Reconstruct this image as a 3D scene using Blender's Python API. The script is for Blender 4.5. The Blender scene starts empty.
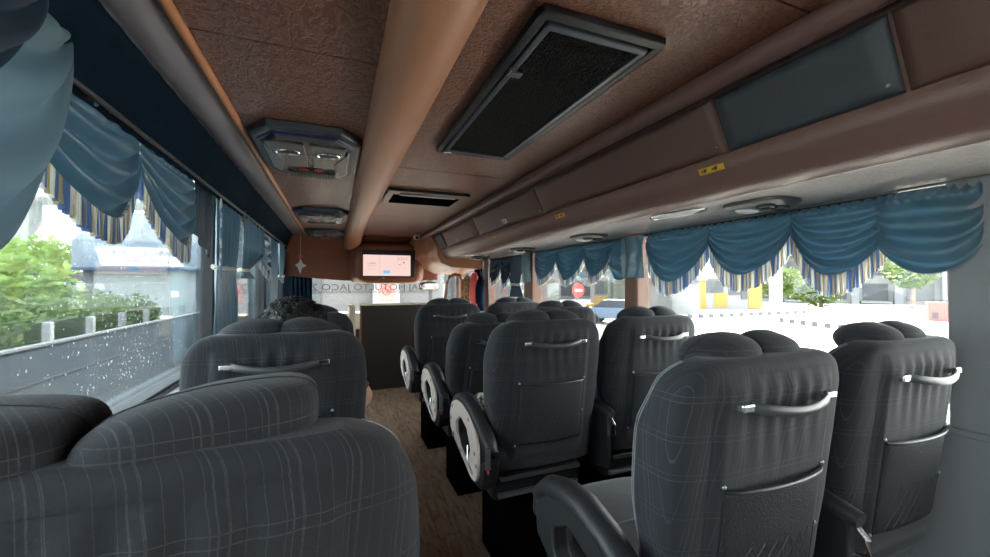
import bpy, bmesh, math, random
from mathutils import Vector, Matrix
from mathutils import noise as mnoise
random.seed(7)
S = bpy.context.scene
C = S.collection
PI = math.pi

# ------------------------------------------------------------------ camera
cam_d = bpy.data.cameras.new('camera'); cam = bpy.data.objects.new('camera', cam_d); C.objects.link(cam)
cam_d.sensor_width = 36.0; cam_d.lens = 400.0 * 36.0 / 990.0; cam_d.clip_start = 0.02; cam_d.clip_end = 400
cam.location = (0, 0, 1.30)
cam.rotation_euler = (PI / 2 + math.atan(6 / 400), 0, -math.atan(160 / 400))
S.camera = cam

# ------------------------------------------------------------------ world, sun, exposure
w = bpy.data.worlds.new('sky'); S.world = w; w.use_nodes = True
wn = w.node_tree; wn.nodes.clear()
wo = wn.nodes.new('ShaderNodeOutputWorld'); wb = wn.nodes.new('ShaderNodeBackground')
tc = wn.nodes.new('ShaderNodeTexCoord'); sp = wn.nodes.new('ShaderNodeSeparateXYZ'); rp = wn.nodes.new('ShaderNodeValToRGB')
wn.links.new(tc.outputs['Generated'], sp.inputs[0]); wn.links.new(sp.outputs['Z'], rp.inputs[0])
rp.color_ramp.elements[0].color = (1.0, 0.985, 0.95, 1); rp.color_ramp.elements[1].color = (0.72, 0.86, 1.0, 1)
wn.links.new(rp.outputs[0], wb.inputs[0]); wb.inputs[1].default_value = 3.4
wn.links.new(wb.outputs[0], wo.inputs[0])
sun_d = bpy.data.lights.new('sun', 'SUN'); sun_d.energy = 15.0; sun_d.angle = 0.12; sun_d.color = (1, 0.93, 0.82)
sun = bpy.data.objects.new('sun', sun_d); C.objects.link(sun)
sun.rotation_euler = Vector((-0.45, -0.62, -0.75)).to_track_quat('-Z', 'Y').to_euler()   # sun ahead and to the right
S.view_settings.view_transform = 'Standard'; S.view_settings.look = 'None'
S.view_settings.gamma = 1; S.view_settings.use_curve_mapping = False
S.view_settings.exposure = 1.9
S.cycles.max_bounces = 10; S.cycles.diffuse_bounces = 6; S.cycles.transparent_max_bounces = 16
S.cycles.use_denoising = True
S.cycles.sample_clamp_indirect = 8

def portal(name, loc, direction, sx, sy):
    d = bpy.data.lights.new(name, 'AREA'); d.shape = 'RECTANGLE'; d.size = sx; d.size_y = sy
    d.cycles.is_portal = True
    o = bpy.data.objects.new(name, d); C.objects.link(o); o.location = loc
    o.rotation_euler = Vector(direction).to_track_quat('-Z', 'Z').to_euler()
portal('portal', (1.86, 2.4, 1.25), (-1, 0, 0), 8.6, 0.9)
portal('portal', (-0.76, 2.4, 1.35), (1, 0, 0), 8.6, 1.1)
portal('portal', (0.55, 7.2, 1.2), (0, -1, 0), 2.4, 0.8)

# ------------------------------------------------------------------ materials
def mat(name, col, rough=0.6, metal=0.0, spec=0.5, bump=None, sheen=0.0, coat=0.0, emit=None, estr=1.0,
        var=None, transl=0.0, alpha=None):
    """bump=(kind, scale, strength[, stretch])  var=(scale, colour2, amount)"""
    m = bpy.data.materials.new(name); m.use_nodes = True
    nt = m.node_tree; N = nt.nodes; L = nt.links
    b = N['Principled BSDF']; out = N['Material Output']
    b.inputs['Base Color'].default_value = (*col, 1); b.inputs['Roughness'].default_value = rough
    b.inputs['Metallic'].default_value = metal; b.inputs['Specular IOR Level'].default_value = spec
    b.inputs['Sheen Weight'].default_value = sheen; b.inputs['Coat Weight'].default_value = coat
    t = N.new('ShaderNodeTexCoord')
    if emit:
        b.inputs['Emission Color'].default_value = (*emit, 1); b.inputs['Emission Strength'].default_value = estr
    if var:
        n = N.new('ShaderNodeTexNoise'); n.inputs['Scale'].default_value = var[0]; n.inputs['Detail'].default_value = 5
        L.new(t.outputs['Object'], n.inputs['Vector'])
        r = N.new('ShaderNodeValToRGB'); r.color_ramp.elements[0].position = 0.5 - var[2] / 2; r.color_ramp.elements[1].position = 0.5 + var[2] / 2
        r.color_ramp.elements[0].color = (*col, 1); r.color_ramp.elements[1].color = (*var[1], 1)
        L.new(n.outputs['Fac'], r.inputs[0]); L.new(r.outputs[0], b.inputs['Base Color'])
    if bump:
        mp = N.new('ShaderNodeMapping'); L.new(t.outputs['Object'], mp.inputs[0])
        if len(bump) > 3: mp.inputs['Scale'].default_value = bump[3]
        if bump[0] == 'noise':
            n = N.new('ShaderNodeTexNoise'); n.inputs['Detail'].default_value = 4; o = n.outputs['Fac']
        elif bump[0] == 'voronoi':
            n = N.new('ShaderNodeTexVoronoi'); o = n.outputs['Distance']
        else:
            n = N.new('ShaderNodeTexWave'); n.bands_direction = 'X'; o = n.outputs['Fac']
        n.inputs['Scale'].default_value = bump[1]; L.new(mp.outputs[0], n.inputs['Vector'])
        bp = N.new('ShaderNodeBump'); bp.inputs['Strength'].default_value = bump[2]; bp.inputs['Distance'].default_value = 0.01
        L.new(o, bp.inputs['Height']); L.new(bp.outputs[0], b.inputs['Normal'])
    if transl:
        tr = N.new('ShaderNodeBsdfTranslucent'); tr.inputs[0].default_value = (*[min(1, c * 1.6) for c in col], 1)
        mx = N.new('ShaderNodeMixShader'); mx.inputs[0].default_value = transl
        L.new(b.outputs[0], mx.inputs[1]); L.new(tr.outputs[0], mx.inputs[2]); L.new(mx.outputs[0], out.inputs[0])
    return m

def glass_mat(name, tint, refl=0.06):
    m = bpy.data.materials.new(name); m.use_nodes = True; nt = m.node_tree; N = nt.nodes; L = nt.links
    N.remove(N['Principled BSDF']); out = N['Material Output']
    tr = N.new('ShaderNodeBsdfTransparent'); tr.inputs[0].default_value = (*tint, 1)
    gl = N.new('ShaderNodeBsdfGlossy'); gl.inputs['Roughness'].default_value = 0.02
    lw = N.new('ShaderNodeLayerWeight'); lw.inputs[0].default_value = refl * 5
    mm = N.new('ShaderNodeMath'); mm.operation = 'MULTIPLY'; mm.inputs[1].default_value = 0.7
    L.new(lw.outputs['Fresnel'], mm.inputs[0])
    mx = N.new('ShaderNodeMixShader'); L.new(mm.outputs[0], mx.inputs[0])
    L.new(tr.outputs[0], mx.inputs[1]); L.new(gl.outputs[0], mx.inputs[2]); L.new(mx.outputs[0], out.inputs[0])
    return m

def plaid_mat(name, base, line, kx=17.0, kz=13.0):
    """woven seat cloth: a dark ground, thin paler double threads both ways, a fine weave bump"""
    m = mat(name, base, rough=0.8, sheen=0.12, spec=0.25)
    nt = m.node_tree; N = nt.nodes; L = nt.links; b = N['Principled BSDF']
    t = N.new('ShaderNodeTexCoord'); s = N.new('ShaderNodeSeparateXYZ'); L.new(t.outputs['Object'], s.inputs[0])
    xy = N.new('ShaderNodeMath'); xy.operation = 'MULTIPLY_ADD'; xy.inputs[1].default_value = 0.8; L.new(s.outputs['Y'], xy.inputs[0]); L.new(s.outputs['X'], xy.inputs[2]); xy = xy.outputs[0]
    def lines(src, k, off, width):
        a = N.new('ShaderNodeMath'); a.operation = 'MULTIPLY_ADD'; a.inputs[1].default_value = k; a.inputs[2].default_value = off; L.new(src, a.inputs[0])
        f = N.new('ShaderNodeMath'); f.operation = 'FRACT'; L.new(a.outputs[0], f.inputs[0])
        g = N.new('ShaderNodeMath'); g.operation = 'LESS_THAN'; g.inputs[1].default_value = width; L.new(f.outputs[0], g.inputs[0])
        return g.outputs[0]
    def add(a, c):
        x = N.new('ShaderNodeMath'); x.operation = 'MAXIMUM'; L.new(a, x.inputs[0]); L.new(c, x.inputs[1]); return x.outputs[0]
    v = add(add(lines(xy, kx, 0, 0.028), lines(xy, kx, 0.83, 0.022)), lines(xy, kx * 4, 0.4, 0.05))
    h = add(lines(s.outputs['Z'], kz, 0, 0.02), lines(s.outputs['Z'], kz, 0.85, 0.015))
    a = add(v, h)
    n = N.new('ShaderNodeTexNoise'); n.inputs['Scale'].default_value = 260; L.new(t.outputs['Object'], n.inputs['Vector'])
    mu = N.new('ShaderNodeMath'); mu.operation = 'MULTIPLY'; L.new(a, mu.inputs[0]); L.new(n.outputs['Fac'], mu.inputs[1])
    n2 = N.new('ShaderNodeTexNoise'); n2.inputs['Scale'].default_value = 9; L.new(t.outputs['Object'], n2.inputs['Vector'])
    mu2 = N.new('ShaderNodeMath'); mu2.operation = 'MULTIPLY'; L.new(mu.outputs[0], mu2.inputs[0]); L.new(n2.outputs['Fac'], mu2.inputs[1])
    mu3 = N.new('ShaderNodeMath'); mu3.operation = 'MULTIPLY'; mu3.inputs[1].default_value = 1.1; L.new(mu2.outputs[0], mu3.inputs[0])
    mx = N.new('ShaderNodeMix'); mx.data_type = 'RGBA'; L.new(mu3.outputs[0], mx.inputs['Factor'])
    mx.inputs['A'].default_value = (*base, 1); mx.inputs['B'].default_value = (*line, 1)
    L.new(mx.outputs['Result'], b.inputs['Base Color'])
    bp = N.new('ShaderNodeBump'); bp.inputs['Strength'].default_value = 0.25; bp.inputs['Distance'].default_value = 0.002
    L.new(n.outputs['Fac'], bp.inputs['Height']); L.new(bp.outputs[0], b.inputs['Normal'])
    return m

def leather_mat(name, col, col2, rough, scale, strength, stretch=(1, 1, 1), spec=0.6):
    m = mat(name, col, rough=rough, spec=spec)
    nt = m.node_tree; N = nt.nodes; L = nt.links; b = N['Principled BSDF']
    t = N.new('ShaderNodeTexCoord'); mp = N.new('ShaderNodeMapping'); mp.inputs['Scale'].default_value = stretch
    L.new(t.outputs['Object'], mp.inputs[0])
    n = N.new('ShaderNodeTexNoise'); n.inputs['Scale'].default_value = scale; n.inputs['Detail'].default_value = 2; n.inputs['Distortion'].default_value = 1.6
    L.new(mp.outputs[0], n.inputs['Vector'])
    r = N.new('ShaderNodeValToRGB'); r.color_ramp.elements[0].position = 0.44; r.color_ramp.elements[1].position = 0.56
    L.new(n.outputs['Fac'], r.inputs[0])
    mx = N.new('ShaderNodeMix'); mx.data_type = 'RGBA'; L.new(r.outputs[0], mx.inputs['Factor'])
    mx.inputs['A'].default_value = (*col, 1); mx.inputs['B'].default_value = (*col2, 1)
    L.new(mx.outputs['Result'], b.inputs['Base Color'])
    bp = N.new('ShaderNodeBump'); bp.inputs['Strength'].default_value = strength; bp.inputs['Distance'].default_value = 0.004
    L.new(r.outputs[0], bp.inputs['Height']); L.new(bp.outputs[0], b.inputs['Normal'])
    return m

def floor_mat():
    m = mat('wood_vinyl', (0.2, 0.13, 0.08), rough=0.45)
    nt = m.node_tree; N = nt.nodes; L = nt.links; b = N['Principled BSDF']
    t = N.new('ShaderNodeTexCoord'); mp = N.new('ShaderNodeMapping'); mp.inputs['Scale'].default_value = (9, 1.6, 1)
    L.new(t.outputs['Object'], mp.inputs[0])
    n = N.new('ShaderNodeTexNoise'); n.inputs['Scale'].default_value = 3.0; n.inputs['Detail'].default_value = 8; n.inputs['Distortion'].default_value = 1.5
    L.new(mp.outputs[0], n.inputs['Vector'])
    r = N.new('ShaderNodeValToRGB'); e = r.color_ramp.elements
    e[0].position = 0.32; e[0].color = (0.16, 0.098, 0.062, 1); e[1].position = 0.68; e[1].color = (0.42, 0.28, 0.185, 1)
    x = e.new(0.5); x.color = (0.32, 0.205, 0.13, 1)
    L.new(n.outputs['Fac'], r.inputs[0])
    n2 = N.new('ShaderNodeTexNoise'); n2.inputs['Scale'].default_value = 38; n2.inputs['Detail'].default_value = 3
    L.new(t.outputs['Object'], n2.inputs['Vector'])
    r2 = N.new('ShaderNodeValToRGB'); r2.color_ramp.elements[0].position = 0.58; r2.color_ramp.elements[1].position = 0.68
    r2.color_ramp.elements[1].color = (0.35, 0.35, 0.35, 1)
    L.new(n2.outputs['Fac'], r2.inputs[0])
    mx = N.new('ShaderNodeMix'); mx.data_type = 'RGBA'; L.new(r2.outputs[0], mx.inputs['Factor'])
    L.new(r.outputs[0], mx.inputs['A']); mx.inputs['B'].default_value = (0.03, 0.018, 0.012, 1)
    L.new(mx.outputs['Result'], b.inputs['Base Color'])
    bp = N.new('ShaderNodeBump'); bp.inputs['Strength'].default_value = 0.2; bp.inputs['Distance'].default_value = 0.003
    L.new(n.outputs['Fac'], bp.inputs['Height']); L.new(bp.outputs[0], b.inputs['Normal'])
    return m

M = dict(
    cloth=plaid_mat('charcoal_plaid_cloth', (0.019, 0.021, 0.026), (0.10, 0.105, 0.115)),
    cloth_plain=mat('charcoal_cloth', (0.032, 0.035, 0.041), 0.85, sheen=0.1, spec=0.2, bump=('noise', 260, 0.25)),
    suede=mat('grey_suede', (0.028, 0.026, 0.026), 0.9, sheen=0.15, var=(14, (0.05, 0.047, 0.046), 0.4)),
    stitch=mat('pale_stitching', (0.22, 0.23, 0.24), 0.7),
    net=mat('black_net', (0.012, 0.013, 0.015), 0.7, bump=('voronoi', 320, 0.35)),
    black=mat('black_plastic', (0.014, 0.015, 0.017), 0.38),
    blacksoft=mat('black_padding', (0.02, 0.021, 0.024), 0.5, bump=('noise', 300, 0.1)),
    grey_plastic=mat('grey_plastic', (0.05, 0.054, 0.058), 0.35),
    chrome=mat('chrome', (0.8, 0.8, 0.8), 0.18, metal=1.0),
    steel=mat('worn_steel', (0.3, 0.31, 0.32), 0.35, metal=0.9),
    cream=mat('cream_plastic', (0.78, 0.66, 0.58), 0.45),
    cream_trim=mat('cream_trim', (0.7, 0.6, 0.45), 0.5),
    ceil=leather_mat('embossed_brown_lining', (0.165, 0.066, 0.040), (0.24, 0.108, 0.067), 0.30, 60, 0.6, (1, 0.8, 1), 0.5),
    ceil_big=leather_mat('creased_brown_lining', (0.150, 0.062, 0.040), (0.195, 0.088, 0.058), 0.28, 24, 0.6, (1.4, 0.8, 1), 0.5),
    tan=mat('tan_leatherette', (0.44, 0.21, 0.12), 0.32, bump=('noise', 220, 0.12)),
    orange_bead=mat('orange_bead', (0.52, 0.22, 0.10), 0.4),
    greyband=mat('grey_satin_band', (0.30, 0.265, 0.275), 0.30, bump=('noise', 9, 0.3)),
    bin=mat('brown_bin_lining', (0.120, 0.062, 0.050), 0.45, bump=('noise', 260, 0.12)),
    bindark=mat('slate_bin_lining', (0.045, 0.055, 0.07), 0.5, bump=('noise', 260, 0.12)),
    lip=mat('mauve_brown_leatherette', (0.17, 0.098, 0.085), 0.34, bump=('noise', 160, 0.12)),
    under=leather_mat('silver_embossed_lining', (0.72, 0.65, 0.60), (0.80, 0.73, 0.68), 0.2, 60, 0.15, (1, 1, 1), 0.9),
    bulk=mat('rust_leatherette', (0.24, 0.08, 0.04), 0.4, bump=('noise', 200, 0.1)),
    wall=mat('haze_grey_lining', (0.17, 0.18, 0.195), 0.7, bump=('noise', 120, 0.2)),  # bluish grey, haze over the near right side put into the colour
    ledge=mat('white_ledge', (0.75, 0.75, 0.77), 0.5),
    dark=mat('dark_trim', (0.02, 0.02, 0.022), 0.5),
    brownpost=mat('brown_post_lining', (0.17, 0.085, 0.055), 0.5),
    partition=mat('dark_brown_laminate', (0.028, 0.018, 0.014), 0.4),
    curtain=mat('teal_satin', (0.085, 0.175, 0.235), 0.30, spec=0.8, transl=0.30, sheen=0.1),
    navy=mat('navy_velvet', (0.005, 0.014, 0.027), 0.9, sheen=0.0, spec=0.05, transl=0.06),
    navymid=mat('navy_satin', (0.016, 0.045, 0.08), 0.5, sheen=0.05, transl=0.15),
    lit_teal=mat('lit_teal_satin', (0.17, 0.27, 0.33), 0.32, spec=0.7, transl=0.25),  # lighter copy of the teal satin, front light put into the colour
    fr_blue=mat('blue_fringe', (0.15, 0.24, 0.40), 0.5, transl=0.6),
    fr_cream=mat('cream_fringe', (0.6, 0.6, 0.56), 0.5, transl=0.6),
    fr_gold=mat('gold_fringe', (0.42, 0.37, 0.27), 0.5, transl=0.6),
    white=mat('white_paint', (0.8, 0.8, 0.8), 0.5),
    yellow=mat('yellow_sticker', (0.75, 0.48, 0.04), 0.5),
    ink=mat('black_ink', (0.03, 0.03, 0.03), 0.6),
    red=mat('red_paint', (0.7, 0.06, 0.05), 0.5),
    floor=floor_mat(),
    glass=glass_mat('window_glass', (0.93, 0.96, 0.97)),
    glass_left=glass_mat('wet_window_glass', (0.80, 0.86, 0.88), 0.08),
    skin=mat('skin', (0.55, 0.30, 0.21), 0.5),
    hair=mat('black_hair', (0.012, 0.011, 0.011), 0.45, bump=('noise', 90, 1.0)),
    shirt=mat('maroon_shirt', (0.10, 0.03, 0.035), 0.8),
    trousers=mat('dark_trousers', (0.03, 0.03, 0.04), 0.8),
    shade_black=mat('painted_shade', (0.004, 0.004, 0.004), 0.9, spec=0.0),  # flat black with the shade of hollows put into the colour
    grille=mat('grille_mesh', (0.008, 0.0085, 0.009), 0.6, spec=0.15, bump=('voronoi', 150, 1.0)),
    console=mat('graphite_console', (0.10, 0.095, 0.095), 0.25, spec=0.7),
    console_rim=mat('slate_rim', (0.05, 0.06, 0.075), 0.3),
    blueline=mat('dark_blue_line', (0.01, 0.015, 0.08), 0.3),
)

# ------------------------------------------------------------------ mesh helpers
class MB:
    def __init__(s): s.v = []; s.f = []; s.mi = []
    def add(s, vs, fs, mi=0):
        b = len(s.v); s.v += [tuple(v) for v in vs]; s.f += [tuple(b + i for i in f) for f in fs]; s.mi += [mi] * len(fs); return s
    def box(s, x0, x1, y0, y1, z0, z1, mi=0):
        return s.add([(x0,y0,z0),(x1,y0,z0),(x1,y1,z0),(x0,y1,z0),(x0,y0,z1),(x1,y0,z1),(x1,y1,z1),(x0,y1,z1)],
              [(0,3,2,1),(4,5,6,7),(0,1,5,4),(1,2,6,5),(2,3,7,6),(3,0,4,7)], mi)
    def tube(s, pts, r, n=10, mi=0, flat=1.0, closed=False):
        pts = [Vector(p) for p in pts]; rs = r if isinstance(r, (list, tuple)) else [r] * len(pts)
        vs = []; up = Vector((0, 0, 1))
        for i, p in enumerate(pts):
            if closed: t = pts[(i + 1) % len(pts)] - pts[i - 1]
            else: t = pts[min(i + 1, len(pts) - 1)] - pts[max(i - 1, 0)]
            t.normalize(); u = up if abs(t.z) < 0.95 else Vector((1, 0, 0))
            a = t.cross(u).normalized(); b = a.cross(t).normalized()
            for k in range(n):
                an = 2 * PI * k / n; vs.append(p + a * math.cos(an) * rs[i] + b * math.sin(an) * rs[i] * flat)
        m = len(pts); fs = []
        for i in range(m if closed else m - 1):
            j = (i + 1) % m
            for k in range(n): fs.append((i*n+k, j*n+k, j*n+(k+1)%n, i*n+(k+1)%n))
        if not closed: fs.append(tuple(range(n))); fs.append(tuple((m-1)*n+k for k in reversed(range(n))))
        return s.add(vs, fs, mi)
    def loft(s, rings, cap=True, mi=0):
        n = len(rings[0]); vs = [p for r in rings for p in r]; fs = []
        for i in range(len(rings) - 1):
            for k in range(n): fs.append((i*n+k, i*n+(k+1)%n, (i+1)*n+(k+1)%n, (i+1)*n+k))
        if cap: fs.append(tuple(reversed(range(n)))); fs.append(tuple((len(rings)-1)*n+k for k in range(n)))
        return s.add(vs, fs, mi)
    def prism(s, poly, axis, a0, a1, mi=0):
        """poly of (p,q) extruded along axis; axis x: (y,z); y: (x,z); z: (x,y)"""
        def pt(p, a): return {'x': (a, p[0], p[1]), 'y': (p[0], a, p[1]), 'z': (p[0], p[1], a)}[axis]
        n = len(poly); vs = [pt(p, a0) for p in poly] + [pt(p, a1) for p in poly]
        fs = [tuple(range(n)), tuple(n + i for i in reversed(range(n)))] + [(i, n+i, n+(i+1)%n, (i+1)%n) for i in range(n)]
        return s.add(vs, fs, mi)
    def ring(s, outer, inner, c, a0, a1, n=56, mi=0):
        """flat plate in the YZ plane with one hole, x from a0 to a1"""
        def hit(poly, an):
            d = (math.cos(an), math.sin(an)); best = 1e9
            for i in range(len(poly)):
                p, q = poly[i], poly[(i+1) % len(poly)]
                ex, ez = q[0]-p[0], q[1]-p[1]; den = d[0]*ez - d[1]*ex
                if abs(den) < 1e-9: continue
                t = ((p[0]-c[0])*ez - (p[1]-c[1])*ex) / den; u = ((p[0]-c[0])*d[1] - (p[1]-c[1])*d[0]) / den
                if t > 0 and -1e-6 <= u <= 1+1e-6: best = min(best, t)
            return (c[0]+d[0]*best, c[1]+d[1]*best)
        vs = []
        for k in range(n):
            an = 2*PI*k/n; o, i_ = hit(outer, an), hit(inner, an)
            vs += [(a0,*o), (a0,*i_), (a1,*o), (a1,*i_)]
        fs = []
        for k in range(n):
            a, b = 4*k, 4*((k+1) % n)
            fs += [(a,a+1,b+1,b), (a+2,b+2,b+3,a+3), (a,b,b+2,a+2), (a+1,a+3,b+3,b+1)]
        return s.add(vs, fs, mi)
    def ellipsoid(s, c, r, e=1.0, nu=24, nv=14, mi=0, fn=None):
        vs = []; 
        def pw(x): return math.copysign(abs(x)**e, x)
        for i in range(nv + 1):
            ph = -PI/2 + PI*i/nv
            for k in range(nu):
                th = 2*PI*k/nu
                p = Vector((c[0]+r[0]*pw(math.cos(ph))*pw(math.cos(th)), c[1]+r[1]*pw(math.cos(ph))*pw(math.sin(th)), c[2]+r[2]*pw(math.sin(ph))))
                vs.append(fn(p) if fn else p)
        fs = [(i*nu+k, i*nu+(k+1)%nu, (i+1)*nu+(k+1)%nu, (i+1)*nu+k) for i in range(nv) for k in range(nu)]
        return s.add(vs, fs, mi)
    def grid(s, nu, nv, fn, mi=0):
        vs = [fn(i/nu, j/nv) for j in range(nv+1) for i in range(nu+1)]
        fs = [(j*(nu+1)+i, j*(nu+1)+i+1, (j+1)*(nu+1)+i+1, (j+1)*(nu+1)+i) for j in range(nv) for i in range(nu)]
        return s.add(vs, fs, mi)
    def build(s, name, m, parent=None, smooth=True, bevel=0, solid=0, clean=True, angle=0.6):
        me = bpy.data.meshes.new(name); me.from_pydata(s.v, [], s.f)
        ms = m if isinstance(m, (list, tuple)) else [m]
        for x in ms: me.materials.append(x)
        for p, i in zip(me.polygons, s.mi): p.material_index = i
        if clean:
            bm = bmesh.new(); bm.from_mesh(me); bmesh.ops.remove_doubles(bm, verts=bm.verts, dist=1e-5)
            if not solid: bmesh.ops.recalc_face_normals(bm, faces=bm.faces)
            bm.to_mesh(me); bm.free()
        if smooth:
            for p in me.polygons: p.use_smooth = True
            me.set_sharp_from_angle(angle=angle)
        o = bpy.data.objects.new(name, me); C.objects.link(o)
        if parent: o.parent = parent
        if bevel:
            b = o.modifiers.new('bevel', 'BEVEL'); b.width = bevel; b.segments = 3; b.limit_method = 'ANGLE'; b.angle_limit = 0.7
        if solid:
            b = o.modifiers.new('solid', 'SOLIDIFY'); b.thickness = solid
        return o

def tag(o, label=None, cat=None, group=None, kind=None):
    if label: o['label'] = label
    if cat: o['category'] = cat
    if group: o['group'] = group
    if kind: o['kind'] = kind
    return o
def thing(name, label, cat, loc=(0,0,0), rz=0, group=None):
    o = bpy.data.objects.new(name, None); C.objects.link(o); o.empty_display_size = 0.1
    o.location = loc; o.rotation_euler = (0, 0, rz)
    return tag(o, label, cat, group)
def struct(name, mb, m, parent=None, **k):
    o = mb.build(name, m, parent, **k)
    if not parent: o['kind'] = 'structure'
    return o
def kids(o): return [c for c in bpy.data.objects if c.parent == o]
def copy_tree(o, parent=None):
    c = o.copy(); C.objects.link(c)
    if parent: c.parent = parent
    for ch in kids(o): copy_tree(ch, c)
    return c
def text_mesh(name, body, size, m, parent, loc, rot, extrude=0.001, mirror=False, width=None, bend=False):
    cu = bpy.data.curves.new(name + '_curve', 'FONT'); cu.body = body; cu.size = size; cu.extrude = extrude
    cu.align_x = 'CENTER'; cu.align_y = 'CENTER'; cu.resolution_u = 3
    tmp = bpy.data.objects.new(name + '_tmp', cu); C.objects.link(tmp)
    dg = bpy.context.evaluated_depsgraph_get(); me = bpy.data.meshes.new_from_object(tmp.evaluated_get(dg))
    bpy.data.objects.remove(tmp)
    me.materials.clear(); me.materials.append(m)
    xs = [v.co.x for v in me.vertices]; sx = (width / (max(xs) - min(xs))) if width else 1
    for v in me.vertices:
        v.co.x *= -sx if mirror else sx
        if bend: v.co.z -= 0.12*math.sin((v.co.x+1.29)/2.54*PI)-0.004   # follows the curved glass
    o = bpy.data.objects.new(name, me); C.objects.link(o); o.parent = parent; o.location = loc; o.rotation_euler = rot
    return o
def sgn_pow(x, e): return math.copysign(abs(x)**e, x)
def sstep(a, b, x):
    t = max(0, min(1, (x-a)/(b-a))); return t*t*(3-2*t)
def interp(tab, x):
    if x <= tab[0][0]: return tab[0][1]
    for (a, b), (c, d) in zip(tab, tab[1:]):
        if x <= c:
            t = (x-a)/(c-a); t = t*t*(3-2*t); return b + (d-b)*t
    return tab[-1][1]

# ------------------------------------------------------------------ bus shell
XL, XR, ZC, YB, YF = -0.66, 1.78, 1.95, -1.9, 7.1
struct('floor', MB().box(XL-0.1, XR+0.1, YB, YF, -0.06, 0.0), M['floor'], smooth=False)
# ceiling: lined boards each side of the central duct, thin joints between boards
ys = [YB, -0.3, 1.22, 2.66, 4.3, 5.75]
cm = MB()
for a, b in zip(ys, ys[1:]): cm.box(-0.36, 0.14, a+0.003, b-0.003, ZC, ZC+0.03)
struct('ceiling', cm, M['ceil_big'], smooth=False)
cm = MB()
ys = [YB, 0.6, 2.25, 3.9, 5.75]
for a, b in zip(ys, ys[1:]): cm.box(0.14, 1.12, a+0.003, b-0.003, ZC, ZC+0.03)
struct('ceiling', cm, M['ceil'], smooth=False)
struct('ceiling', MB().box(XL-0.15, XR+0.15, YB, YF+0.1, 2.0, 2.04), M['dark'], smooth=False)
struct('trim_1', MB().tube([(-0.362, YB, 1.944), (-0.362, 6.3, 1.944)], 0.014, 12), M['orange_bead'])
struct('trim_2', MB().grid(6, 2, lambda u, v: (-0.372-0.13*u, YB+(6.3-YB)*v, 1.948-0.012*math.sin(u*PI)-0.004*u)), M['greyband'], solid=0.01)
# padded central duct
def duct_ring(y):
    dz = 0.10*sstep(5.0, 5.8, y); p = []
    prof = [(0.115, 1.955), (0.112, 1.93), (0.122, 1.905), (0.145, 1.888), (0.18, 1.878), (0.22, 1.878), (0.262, 1.890), (0.295, 1.912), (0.318, 1.940), (0.325, 1.955)]
    return [(x, y, z-dz*(1.0 if z < 1.95 else 0)) for x, z in prof]
struct('trim_3', MB().loft([duct_ring(YB + (5.85-YB)*i/30) for i in range(31)]), M['tan'])
# rear wall
rw = MB(); rw.box(XL-0.1, XR+0.1, YB-0.06, YB, 0, 2.0)
struct('wall_back', rw, M['wall'], smooth=False)

# left side
struct('wall_left', MB().box(XL-0.08, XL, YB, YF, 0, 0.85), M['wall'], smooth=False)
struct('trim_4', MB().box(XL-0.02, XL+0.085, YB, 4.6, 0.80, 0.835), M['ledge'], smooth=False, bevel=0.006)
struct('trim_5', MB().box(XL-0.08, XL-0.005, YB, YF, 0.835, 0.862), M['dark'], smooth=False, bevel=0.004)
struct('wall_left', MB().box(XL-0.08, XL-0.01, YB, YF, 1.90, 2.0), M['dark'], smooth=False)
for i, (a, b) in enumerate([(-0.62, -0.50), (2.80, 2.92), (4.66, 4.76), (6.2, 6.32)]):
    struct('trim_%d' % (6+i), MB().box(XL-0.07, XL-0.002, a, b, 0.85, 1.93), M['dark'], smooth=False, bevel=0.008)
for i, (a, b) in enumerate([(YB, -0.62), (-0.50, 2.80), (2.92, 4.66), (4.76, 6.2), (6.32, YF)]):
    struct('window_%d' % (i+1), MB().box(XL-0.052, XL-0.046, a, b, 0.86, 1.91), M['glass_left'], smooth=False)
# right side
struct('wall_right', MB().box(XR, XR+0.08, YB, YF, 0, 0.84), M['wall'], smooth=False)
struct('trim_10', MB().box(XR-0.02, XR+0.08, YB, YF, 0.84, 0.87), M['wall'], smooth=False, bevel=0.005)  # sill in the same hazed grey as the wall
struct('wall_right', MB().box(XR, XR+0.08, YB, YF, 1.60, 2.0), M['dark'], smooth=False)
posts = [(-1.0, -0.9), (0.52, 0.63), (1.99, 2.11), (3.42, 3.60), (4.62, 4.74), (5.9, 6.02)]
for i, (a, b) in enumerate(posts):
    m_ = M['wall'] if i == 1 else M['brownpost']  # nearest post greyed, the haze before it put into its colour
    struct('trim_%d' % (11+i), MB().box(XR-0.03, XR+0.07, a, b, 0.86, 1.62), m_, smooth=False, bevel=0.012)
ed = [YB] + [x for p in posts for x in p] + [YF]
for i in range(0, len(ed), 2):
    struct('window_%d' % (6+i//2), MB().box(XR+0.05, XR+0.056, ed[i], ed[i+1], 0.86, 1.61), M['glass'], smooth=False)
# front: windscreen, dashboard
struct('window_13', MB().grid(24, 1, lambda u, v: (XL-0.05+2.54*u, YF+0.0+0.12*math.sin(u*PI), 0.72+1.1*v)), M['glass'], solid=0.006)
struct('wall_front', MB().box(XL-0.1, XR+0.1, YF-0.05, YF+0.1, 0, 0.72), M['dark'], smooth=False)
struct('wall_front', MB().box(XL-0.1, XR+0.1, YF-0.3, YF+0.15, 1.62, 2.0), M['bulk'], smooth=False)

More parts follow.
